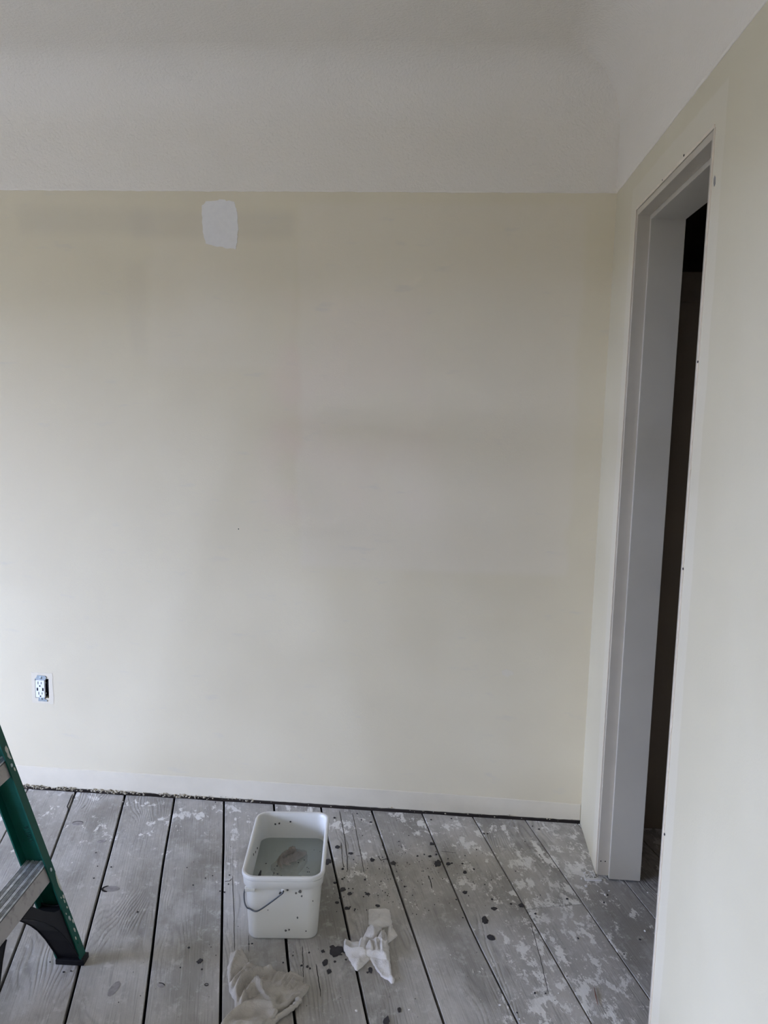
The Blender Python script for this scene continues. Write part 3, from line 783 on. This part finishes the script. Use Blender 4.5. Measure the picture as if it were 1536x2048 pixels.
# inside bottom
last = [v for v in bm.verts[-len(inner[-1][0]):]]; bm.faces.new(last)
body = obj('body', bm, M['pail'], parent=BK, smooth=True)
bm = bmesh.new()
loft(bm, [ring(.1625, -.0004), ring(.163, .0060), ring(.1645, .0072), ring(.186, .0080), ring(.1868, .0062), ring(.1885, .0062), ring(.1895, .0098), ring(.1965, .0104), ring(.2002, .0085), ring(.2012, .0040), ring(.2000, .0008), ring(.1990, -.0004)], False, False)
rimo = obj('rim', bm, M['pail'], parent=BK, smooth=True)
mod = body.modifiers.new('edge', 'EDGE_SPLIT'); mod.split_angle = math.radians(50)
mod = rimo.modifiers.new('edge', 'EDGE_SPLIT'); mod.split_angle = math.radians(40)
# pull tabs under the rim at the front corners
def local(p): return Matrix.Rotation(-BR, 3, 'Z') @ (Vector(p) - BC)
w_, l_, _ = dims(.17)
bm = bmesh.new(); box(bm, -w_ / 2 + .002, -w_ / 2 + .030, -l_ / 2 - .0065, -l_ / 2 + .002, .154, .1635, .001)
obj('rim_tab', bm, M['pail'], parent=BK)
# handle bosses and wire
fb = Vector((.004, -dims(.158)[1] / 2 - .001, .158)); lb = Vector((-dims(.13)[0] / 2 - .002, -.125, .128))
for c_, n_, r_ in ((fb, (0, -1, 0), .0065), (lb, (-1, 0, 0), .0075)):
    bm = bmesh.new(); disc(bm, c_, n_, r_, .006, 14); obj('handle_boss', bm, M['pail'], parent=BK)
pts = [fb + Vector((0, -.003, 0)), fb + Vector((-.001, -.009, -.001)), fb + Vector((-.004, -.010, -.006)), fb + Vector((-.03, -.010, -.028)), fb + Vector((-.062, -.010, -.053)), fb + Vector((-.078, -.008, -.061)),
       Vector((-.090, -.172, .094)), Vector((-.101, -.165, .095)), Vector((-.109, -.15, .100)), Vector((-.113, -.135, .112)), lb + Vector((-.0065, -.004, -.004)), lb + Vector((-.004, 0, 0))]
def smooth_path(P, n=5):
    out = []
    for i in range(len(P) - 1):
        p0, p1, p2, p3 = P[max(i - 1, 0)], P[i], P[i + 1], P[min(i + 2, len(P) - 1)]
        for k in range(n):
            u = k / n; out.append(.5 * ((2 * p1) + (p2 - p0) * u + (2 * p0 - 5 * p1 + 4 * p2 - p3) * u * u + (3 * p1 - p0 - 3 * p2 + p3) * u ** 3))
    out.append(P[-1]); return out
bm = bmesh.new(); tube(bm, smooth_path([Vector(p) for p in pts]), .0021, 8); obj('wire_handle', bm, M['wire'], parent=BK, smooth=True)
# flakes stuck to the pail
def flake_poly(r, n=9, jag=.55):
    return [(r * math.cos(2 * math.pi * k / n) * (1 - jag * rnd()), r * math.sin(2 * math.pi * k / n) * (1 - jag * rnd())) for k in range(n)]
def on_front(px, py):
    """point of the pail's front side seen at a pixel"""
    d = FWD + RIGHT * ((px - 768) / FPX) + UP * ((1024 - py) / FPX)
    R_ = Matrix.Rotation(-BR, 3, 'Z'); o = R_ @ (CAM - BC); dd = R_ @ d
    sl = .010 / .2                                       # y = -(0.170 + sl z)
    k = (-.1702 - sl * o.z - o.y) / (dd.y + sl * dd.z); return o + dd * k
bm = bmesh.new()
for px, py, r in ((561, 1786, 4.5), (575, 1780, 3.5), (600, 1783, 5), (592, 1786, 3.5), (603.5, 1792, 3.2), (595, 1835, 3.5), (571.5, 1861, 3.5), (578, 1859.5, 2.6), (612, 1862, 2.2), (536, 1820, 1.8), (626, 1802, 1.8), (575, 1882, 1.6)):
    c = on_front(px, py); r = r * .00118
    P = flake_poly(r)
    prism(bm, [(c.x + a, c.y - .0009, c.z + b) for a, b in P], [(c.x + a, c.y + .0012, c.z + b) for a, b in P])
obj('stuck_flakes', bm, plain('grey_wet_flake', (.11, .11, .11), .7), parent=BK, kind='stuff', label='small dark flakes stuck to the front of the pail')
bm = bmesh.new()
for x, y, z, wall_ in ((-.045, 0, .165, 'b'), (-.058, 0, .163, 'b'), (-.01, 0, .172, 'b'), (0, .03, .15, 'l'), (0, .07, .14, 'l'), (0, -.01, .165, 'l')):
    P = flake_poly(.0042); w2, l2, _ = dims(z)
    if wall_ == 'b': prism(bm, [(x + a, l2 / 2 - .0036, z + b) for a, b in P], [(x + a, l2 / 2 - .001, z + b) for a, b in P])
    else: prism(bm, [(-w2 / 2 + .0036, y + a, z + b) for a, b in P], [(-w2 / 2 + .001, y + a, z + b) for a, b in P])
obj('inside_flakes', bm, M['flake'], parent=BK, kind='stuff')
# water
WZ = .118
bm = bmesh.new(); loft(bm, [ring(WZ, -.0028)], False, True)
WT = obj('wash_water', bm, M['water'], kind='stuff', label='cloudy greenish wash water standing in the white pail', category='water')
if WT.data.polygons[0].normal.z < 0: WT.data.flip_normals()
WT.location = BC; WT.rotation_euler = (0, 0, BR)

# ------------------------------------------------------------------ crumpled cloths
def cloth_patch(bm, poly, z0, h, wr, ridges=(), step=.0042, seed=0, floor_z=None, fall=.010, freq=55):
    """a puffed, wrinkled sheet over a floor polygon (list of Vector xy), turned down at its edge"""
    pts = []
    for i, p in enumerate(poly):
        q = poly[(i + 1) % len(poly)]; L = (q - p).length; n = max(1, int(L / step))
        for k in range(n):
            f = k / n; v = p.lerp(q, f); w = noise.noise(Vector((v.x * 90, v.y * 90, seed))) * .0022
            pts.append(Vector((v.x + w, v.y + w * .7)))
    n = len(pts); edges = [(i, (i + 1) % n) for i in range(n)]
    xs = [p.x for p in pts]; ys = [p.y for p in pts]
    def inside(x, y):
        c = False; j = n - 1
        for i in range(n):
            if (pts[i].y > y) != (pts[j].y > y) and x < (pts[j].x - pts[i].x) * (y - pts[i].y) / (pts[j].y - pts[i].y) + pts[i].x: c = not c
            j = i
        return c
    allp = list(pts); inner_ = []
    y = min(ys); row = 0
    while y < max(ys):
        x = min(xs) + (step / 2 if row % 2 else 0)
        while x < max(xs):
            if inside(x, y):
                d = min((x - p.x) ** 2 + (y - p.y) ** 2 for p in pts) ** .5
                if d > step * .6: inner_.append((Vector((x, y)), d))
            x += step
        y += step * .87; row += 1
    allp += [v for v, d in inner_]
    dist = [0.0] * n + [d for v, d in inner_]
    vo, eo, fo, ov, oe, of = delaunay_2d_cdt([Vector(v) for v in allp], edges, [], 1, 1e-6)
    verts = []
    for i, v in enumerate(vo):
        src = ov[i][0] if ov[i] else None
        d = dist[src] if src is not None and src < len(dist) else 0
        k = 1 - math.exp(-d / fall)
        z = z0 + h * k
        q = Vector((v.x * freq, v.y * freq, seed * 3.7))
        z += wr * k * (noise.noise(q) + .5 * noise.noise(q * 2.3) + .25 * noise.noise(q * 5))
        for (line, amp, wd) in ridges:
            best = 9
            for a, b in zip(line, line[1:]):
                ab = b - a; tt = max(0, min(1, (Vector((v.x, v.y)) - a).dot(ab) / ab.length_squared)); best = min(best, (Vector((v.x, v.y)) - a - ab * tt).length)
            z += 1.4 * amp * math.exp(-(best / wd) ** 2) * (.35 + .65 * k)
        verts.append(bm.verts.new((v.x, v.y, max(z, .0012))))
    bm.verts.ensure_lookup_table()
    for f in fo:
        try: bm.faces.new([verts[i] for i in f])
        except ValueError: pass
    base = floor_z if floor_z is not None else z0 - .003
    low = {}
    for a, b in edges:
        ia = next((i for i in (a,) ), a)
        va, vb = verts[a], verts[b]
        for vv in (va, vb):
            if vv not in low:
                c = sum((Vector((p.x, p.y)) for p in (pts[(pts.__len__()) // 2],)), Vector((0, 0)))
                low[vv] = bm.verts.new((vv.co.x, vv.co.y, max(.0006, vv.co.z - .0035 if floor_z is None else base)))
        try: bm.faces.new((va, vb, low[vb], low[va]))
        except ValueError: pass
def zpix(off, sc, pts, z): 
    out = []
    for a, b in pts:
        p = at(off[0] + a / sc, off[1] + b / sc, z); out.append(Vector((p.x, p.y)))
    return out
# small white rag right of the bucket
O7, S7 = (660, 1780), 9.6
def z7(pts, z): return zpix(O7, S7, pts, z)
bm = bmesh.new()
cloth_patch(bm, z7([(1120, 700), (1185, 640), (1300, 850), (1135, 985), (1090, 940)], .006), .003, .005, .003, seed=1, floor_z=.0006, ridges=[(z7([(1140, 700), (1120, 800)], .008), .006, .006)])
cloth_patch(bm, z7([(735, 360), (762, 332), (1060, 322), (1150, 352), (1172, 480), (1190, 600), (1175, 665), (1050, 672), (960, 690), (850, 680), (750, 635), (735, 500)], .008), .003, .006, .0022, seed=2, floor_z=.0006,
            ridges=[(z7([(950, 430), (930, 520), (800, 600)], .01), -.004, .004), (z7([(780, 620), (960, 560), (1040, 660)], .01), .004, .008)])
cloth_patch(bm, z7([(270, 945), (330, 930), (450, 955), (560, 955), (640, 1010), (720, 1180), (760, 1290), (700, 1350), (600, 1440), (520, 1500), (480, 1480), (400, 1340), (310, 1190), (265, 1080)], .010), .004, .010, .005, seed=3, floor_z=.0006,
            ridges=[(z7([(285, 955), (300, 1060), (400, 1160), (560, 1175), (700, 1200)], .014), .012, .005), (z7([(380, 1040), (470, 1110)], .014), -.011, .010)])
cloth_patch(bm, z7([(700, 1190), (900, 1150), (1100, 1210), (1150, 1250), (1170, 1450), (1190, 1600), (1240, 1665), (1232, 1730), (1180, 1735), (1100, 1670), (980, 1600), (850, 1400), (760, 1270)], .010), .004, .008, .0025, seed=4, floor_z=.0006,
            ridges=[(z7([(700, 1200), (770, 1290), (860, 1420), (990, 1600), (1100, 1670)], .014), .006, .004), (z7([(1140, 1250), (1160, 1480), (1200, 1660)], .012), .005, .005), (z7([(930, 1230), (940, 1400), (1060, 1560)], .012), -.005, .012)])
cloth_patch(bm, z7([(690, 1010), (760, 935), (900, 900), (985, 700), (1045, 685), (1100, 860), (1135, 1000), (1145, 1180), (1100, 1250), (900, 1200), (700, 1180), (600, 1160)], .022), .010, .012, .008, seed=5, floor_z=.002, freq=75,
            ridges=[(z7([(770, 1000), (800, 1120)], .02), .006, .004), (z7([(880, 980), (900, 1120)], .02), .006, .004), (z7([(990, 1010), (1000, 1130)], .02), .006, .004), (z7([(830, 1000), (850, 1130)], .02), -.006, .004), (z7([(940, 1000), (950, 1130)], .02), -.006, .004), (z7([(1030, 720), (1060, 940)], .02), -.010, .004), (z7([(960, 780), (900, 900)], .02), .006, .005), (z7([(710, 1030), (800, 950), (960, 960), (1080, 1050)], .02), .009, .005), (z7([(640, 1150), (880, 1190), (1090, 1240)], .02), .006, .006), (z7([(1060, 700), (1085, 950)], .02), .010, .004)])
cloth_patch(bm, z7([(740, 640), (840, 600), (960, 650), (1000, 680), (940, 760), (890, 850), (800, 920), (710, 950), (690, 1050), (640, 1120), (580, 1170), (510, 1160), (545, 1000), (570, 900), (640, 840), (690, 740)], .018), .008, .009, .004, seed=6, floor_z=.002,
            ridges=[(z7([(780, 680), (860, 740), (850, 860)], .02), .005, .004), (z7([(640, 860), (720, 820), (800, 900)], .02), -.006, .004), (z7([(600, 880), (560, 1060), (530, 1150)], .02), .008, .0045), (z7([(690, 900), (650, 1060), (600, 1150)], .02), .006, .005), (z7([(760, 700), (870, 800)], .02), .005, .012)])
rag = obj('cleaning_rag', bm, M['rag_white'], smooth=True, label='small crumpled white terry rag on the floor right of the bucket', category='rag')
# large greyish rag at the bottom of the picture
O6, S6 = (440, 1840), 6.98
def z6(pts, z): return zpix(O6, S6, pts, z)
bm = bmesh.new()
cloth_patch(bm, z6([(145, 425), (210, 432), (262, 395), (300, 388), (325, 402), (352, 470), (405, 550), (420, 620), (330, 760), (230, 840), (165, 860), (118, 850), (98, 650), (120, 600)], .008), .004, .010, .003, seed=11, floor_z=.0006,
            ridges=[(z6([(240, 440), (160, 620), (110, 760)], .012), .007, .006), (z6([(300, 400), (390, 540)], .012), .005, .005), (z6([(330, 640), (210, 740), (170, 850)], .012), -.008, .006)])
pleats = []
for k in range(15):
    u = k / 14; a = (455 + 690 * u, 590 + 170 * u + 40 * math.sin(u * 9)); pleats.append((z6([a, (a[0] - 95 - 30 * (k % 2), a[1] + 120 + 25 * (k % 3))], .018), .0055, .0028))
cloth_patch(bm, z6([(112, 850), (200, 780), (300, 660), (395, 585), (520, 600), (620, 630), (720, 655), (830, 700), (935, 712), (985, 668), (1060, 700), (1170, 765), (1150, 815), (1190, 870), (1250, 882), (1215, 960), (1150, 1030), (1050, 1085), (960, 1170), (880, 1215), (800, 1235), (700, 1300), (300, 1300), (215, 1200), (205, 1080), (140, 980)], .012), .004, .012, .0035, seed=12, floor_z=.0006, freq=45,
            ridges=[(z6([(225, 1170), (215, 960), (300, 820), (420, 740), (560, 690), (700, 690)], .02), .015, .006), (z6([(330, 1000), (380, 880), (480, 800), (600, 740)], .015), -.013, .012),
                    (z6([(300, 1150), (350, 1010), (420, 930), (500, 905), (560, 960)], .02), .017, .006), (z6([(520, 900), (580, 960), (640, 1080), (700, 1110)], .02), .010, .005), (z6([(430, 1050), (520, 1010)], .015), -.008, .010),
                    (z6([(150, 900), (230, 790), (330, 700), (400, 610)], .016), .009, .005), (z6([(1230, 890), (1150, 1010), (1040, 1060), (950, 1150), (820, 1230)], .014), .011, .006),
                    (z6([(640, 800), (900, 860), (1050, 900)], .015), -.004, .020), (z6([(820, 1030), (830, 1120)], .015), -.012, .007)] + pleats)
cloth_patch(bm, z6([(-40, 1500), (0, 1420), (100, 1290), (230, 1175), (380, 1105), (560, 1095), (740, 1110), (812, 1195), (790, 1290), (720, 1370), (640, 1440), (560, 1510), (470, 1620), (200, 1680), (0, 1600)], .024), .012, .016, .0035, seed=13, floor_z=.0006, freq=35,
            ridges=[(z6([(20, 1430), (160, 1270), (360, 1150), (560, 1120), (740, 1130)], .03), .011, .006), (z6([(810, 1210), (740, 1330), (600, 1430), (520, 1520)], .03), .009, .009), (z6([(350, 1280), (600, 1230)], .03), -.010, .022),
                    (z6([(180, 1500), (300, 1420), (450, 1430), (560, 1360)], .03), .006, .008)])
line = [at(440 + a / S6, 1840 + b / S6, .010) for a, b in ((1100, 1110), (1075, 1160), (1000, 1230), (900, 1300), (800, 1360), (770, 1400), (700, 1440), (620, 1480), (520, 1540))]
line = smooth_path([Vector(v) for v in line], 6)
tube(bm, line, [.007 + .0025 * noise.noise(Vector((i * .55, 0, 4))) + (.002 if i < 4 else 0) for i in range(len(line))], 10)
obj('cleaning_rag', bm, M['rag_grey'], smooth=True, label='large crumpled greyish terry rag on the floor in front of the bucket', category='rag')
# soaked rag lying in the pail: shapes read off the water surface
OB, SB = (500, 1660), 9.6
def zb6(pts, z): return zpix(OB, SB, pts, z)
bm = bmesh.new()
cloth_patch(bm, zb6([(640, 380), (780, 330), (960, 340), (1090, 380), (1110, 480), (1070, 540), (1000, 640), (900, 760), (740, 820), (620, 780), (480, 740), (400, 640), (500, 560), (560, 470)], .112), .106, .012, .008, seed=21, fall=.012, floor_z=.09,
            ridges=[(zb6([(570, 610), (700, 500), (860, 470)], .112), .015, .0045), (zb6([(600, 680), (760, 640), (930, 570), (1100, 490)], .112), .019, .004), (zb6([(560, 640), (580, 720), (640, 780)], .112), .016, .004),
                    (zb6([(700, 530), (850, 520)], .112), -.014, .006), (zb6([(640, 600), (880, 560)], .112), -.013, .0045), (zb6([(900, 760), (980, 640), (1060, 570)], .112), .011, .004)])
cloth_patch(bm, zb6([(440, 790), (620, 780), (760, 800), (980, 850), (1010, 890), (860, 960), (600, 960), (430, 900)], .107), .103, .012, .008, seed=22, floor_z=.09)
obj('soaked_rag', bm, M['rag_wet'], smooth=True, label='soaked grey rag floating in the wash water of the pail', category='rag')
bm = bmesh.new()
for px, py, r in ((582, 1696, 2.2), (565, 1710, 1.8), (608.5, 1720, 1.8), (532, 1727, 1.9), (597, 1725, 2.3), (554, 1732, 2), (615, 1744, 1.5), (618.5, 1744, 1.5), (614, 1735, 1.3), (563, 1751.5, 1.7), (555, 1748, 2.2), (548, 1746, 1.8), (640, 1703, 1), (628, 1700, .9), (617, 1737, 1), (549, 1738, 1.3)):
    p = at(px, py, WZ); P = flake_poly(r * .0014)
    prism(bm, [(p.x + a, p.y + b, WZ + .0008) for a, b in P], [(p.x + a, p.y + b, WZ - .0006) for a, b in P])
P = [at(500 + a / SB, 1660 + b / SB, WZ) for a, b in ((205, 770), (220, 790), (210, 870), (150, 885), (165, 850))]
prism(bm, [(p.x, p.y, WZ + .001) for p in P], [(p.x, p.y, WZ - .001) for p in P])
obj('floating_flakes', bm, M['flake'], kind='stuff', label='dark flakes floating on the wash water in the pail', category='debris')

# ------------------------------------------------------------------ flakes and debris on the floor
big = [
    (671, 1903, 17, 'largest dark flake on the floor, between the bucket and the white rag', 1.0),
    (650.5, 1926, 6.5, 'narrow upright dark flake just below the largest flake', 1.7),
    (658, 1944, 5.5, 'squarish dark flake nearest below the largest flake', 1.2),
    (646, 1903.6, 4.5, 'small dark flake just left of the largest flake', 1),
    (689.5, 1904, 5, 'dark flake touching the left tip of the white rag', .9),
    (657, 1724, 7.5, 'dark flake hugging the right side of the bucket', 1.2),
    (674.7, 1694.5, 6, 'dark flake right of the back corner of the bucket', 1),
    (701, 1707.5, 5.5, 'flat dark flake between two thin cracks right of the bucket', .7),
    (744.6, 1720.5, 5.5, 'dark flake left of the third joint from the bucket, in the shadow edge', 1),
    (787, 1727, 6.5, 'dark flake against the joint right of the bucket shadow top', .9),
    (863.4, 1688.5, 6, 'uppermost dark flake on the right, close to a joint', .8),
    (876, 1727, 8, 'ragged dark flake right of the bucket shadow, left of a joint', 1.2),
    (684.9, 1779.5, 7, 'dark flake beside the joint in the bucket shadow', 1),
    (699, 1788, 5, 'dark flake in the middle of the bucket shadow', .9),
    (735.6, 1788.8, 5, 'flat dark flake above the white rag', .7),
    (694, 1817, 6, 'dark flake beside the joint, upper left of the white rag', .8),
    (756, 1812, 5.5, 'dark flake peeping over the top of the white rag', .6),
    (970.5, 1841.5, 8, 'tall dark flake alone on the board right of the white rag', 1.5),
    (982, 1876, 9, 'wide ragged dark flake below the tall one on the right', .9),
    (988, 1818, 6.5, 'slanting dark flake above the tall one on the right', .7),
    (930, 1785.6, 5, 'round dark flake beside the joint right of the bucket shadow', 1),
    (930, 1745, 4.8, 'dark flake on the pale board further up to the right', 1),
    (1042.5, 1811.7, 6, 'grey-brown flake left of the butt joint', 1),
    (399.7, 1923, 7, 'dark flake alone on the board left of the rags', .9),
    (773, 2043, 9, 'dark flake at the bottom edge below the white rag', 1.5),
    (798.5, 2021, 5, 'small dark flake near the bottom below the white rag', 1.2),
    (896, 1728, 6, 'dark flake across the joint right of the ragged one', .8),
    (741, 1941, 6, 'dark flake under the tail of the white rag', 1.4),
    (402, 1923, 0, '', 0),
]
def floor_flake(bm, c, r, asp, n=11, jag=.55, h=.0011):
    sc = r * (.00125 * c.y / 2.1 * 1.06)
    P = [(a, b * asp * 1.25) for a, b in flake_poly(sc, n, jag)]
    for a, b in [1]*0: pass
    prism(bm, [(c.x + a, c.y + b, .0012 + h) for a, b in P], [(c.x + a, c.y + b, .0006) for a, b in P])
for px, py, r, lab, asp in big:
    if r == 0: continue
    c = at(px, py); bm = bmesh.new(); floor_flake(bm, c, r * 1.12, asp, 22 if r > 10 else 14, .5)
    obj('dark_flake', bm, M['flake'], label=lab, category='flake', group='larger dark flakes scattered on the floor')
small = [(669.6, 1924, 4), (692, 1920, 3), (618, 1906, 2.5), (603, 1932, 3), (615, 1934, 4), (620, 1938, 3), (735, 1945.5, 3), (504, 1888, 2.5), (498, 1889, 2), (586, 1912, 2), (586.5, 1905, 1), (566, 1926, 2),
         (1069.7, 1987, 3.5), (1090.8, 1987.6, 2), (948, 1739, 3), (984, 1799, 3), (913, 1800, 2.5), (1021.7, 1808.5, 3), (860, 1713, 4), (834.6, 1712.8, 3), (729.7, 1759.8, 3.2), (670, 1766, 4), (685.7, 1738.5, 3.5),
         (674, 1806, 4.5), (872.7, 1709.7, 3), (848.5, 1709.4, 2.5), (669, 1636, 3.5), (741.5, 1645, 3.2), (809, 1774, 2.8), (706.9, 1719.9, 2), (775.4, 1791.8, 1.8), (684.9, 1758.8, 3.2), (871.9, 1733, 2.5), (377.4, 1896, 3.2),
         (360.5, 1936, 2), (403.8, 1939.4, 2.5), (275.3, 1824.6, 3), (192, 1706, 1.8), (222, 1735, 2.5), (187.5, 1757, 2), (195, 1733, 1.5), (862, 1640, 2), (723, 1640, 2), (714, 1628, 2), (679, 1797, 2), (689, 1756, 2),
         (710, 1819, 2), (709, 1822, 1.5), (700, 1815, 2.5), (697, 1778, 2), (706, 1778, 1.6), (731, 1786, 2), (727, 1794, 1.6), (1016, 2010, 3), (1034, 2026, 2), (903, 1638, 2), (968, 1668, 2), (975, 1668, 2.2), (1078, 1659, 3),
         (1065, 1653, 2), (1050, 1684, 2), (953, 1700, 1.5), (930, 1712, 1.5), (925, 1728, 2.5), (904, 1727, 2.5), (896, 1718, 1.8), (926, 1836, 1.5), (1134, 1798, 3), (1071, 1828, 3), (1215, 1791, 2.5), (1208, 1806, 2.5),
         (1156, 1877, 3), (1280, 1880, 3), (1248, 1909, 2), (121, 1925, 2.5), (127, 1945, 3.2), (142, 1943, 2), (100, 1925, 2), (411, 1757, 2), (449, 1785, 2.5), (440, 1783, 1.8), (386, 1771, 2), (374, 1736, 1.5), (431, 1605, 1.5),
         (425, 1752, 1.5), (422, 1895, 1.4), (459, 1751, 2), (457, 1769, 2)]
bm = bmesh.new()
for px, py, r in small: floor_flake(bm, at(px, py), r, .9, 8)
for i in range(260):
    px = random.gauss(790, 95) if i < 190 else 200 + 950 * rnd(); py = random.gauss(1745, 45) if i < 190 else 1640 + 400 * rnd()
    c = at(px, py)
    if c.y > 2.93 or c.x > .5 or abs(c.x + .448) < .12 and 2.1 < c.y < 2.55 or px < 220: continue
    floor_flake(bm, c, .55 + .9 * rnd() ** 2, 1, 6, .5, .0006)
obj('fine_flakes', bm, M['flake'], kind='stuff', label='fine dark paint specks sprinkled over the boards round the bucket', category='debris')
bm = bmesh.new()
for px, py, r in ((999.6, 2012, 2.6), (1039, 2040, 2), (1210, 1791, 4), (1172, 1773, 4), (1176, 1766, 3), (1164, 1775, 2.5), (1195, 1784, 2), (1218, 1783, 2), (1185, 1750, 2), (1150, 1735, 2), (1000, 1640, 2), (1158, 1650, 3), (1150, 1652, 2.5), (1166, 1655, 2.5), (1117, 1988, 2),
                  (797, 1757, 2), (940, 1774, 2), (926, 1753, 2.2), (1083, 1703, 1.5), (713, 2023, 2.5), (818, 2021, 1.5), (1290, 1863, 3), (1295, 1786, 2), (246, 1605, 1.5)):
    crumb(bm, at(px, py) + Vector((0, 0, .0025)), r * .0011)
for k in range(60): 
    c = Vector((XR - .004 - .05 * rnd() ** 2, J1 - .06 * rnd() + .02, .002)); crumb(bm, c, .0012 + .002 * rnd())
obj('white_crumbs', bm, M['white_crumb'], kind='stuff', label='white paint and plaster crumbs on the boards by the doorway', category='debris')
a = at(1170, 1757, .006); b = at(1203, 1758, .006); bm = bmesh.new()
d = (b - a).normalized(); n_ = Vector((-d.y, d.x, 0)) * .006
prism(bm, [a - n_, b - n_ * .7, b + n_ * .6, a + n_], [v - Vector((0, 0, .005)) for v in (a - n_, b - n_ * .7, b + n_ * .6, a + n_)])
obj('wood_chip', bm, M['white_crumb'], label='white-painted wood chip lying at the foot of the far door jamb', category='chip')
a = at(1188, 1975); b = at(1196, 2012); bm = bmesh.new()
tube(bm, [a + Vector((0, 0, .002)), a.lerp(b, .5) + Vector((-.001, 0, .0028)), b + Vector((0, 0, .002))], [.0006, .0016, .0006], 6)
obj('wood_splinter', bm, M['splinter'], label='thin reddish wood splinter on the boards at lower right', category='splinter')
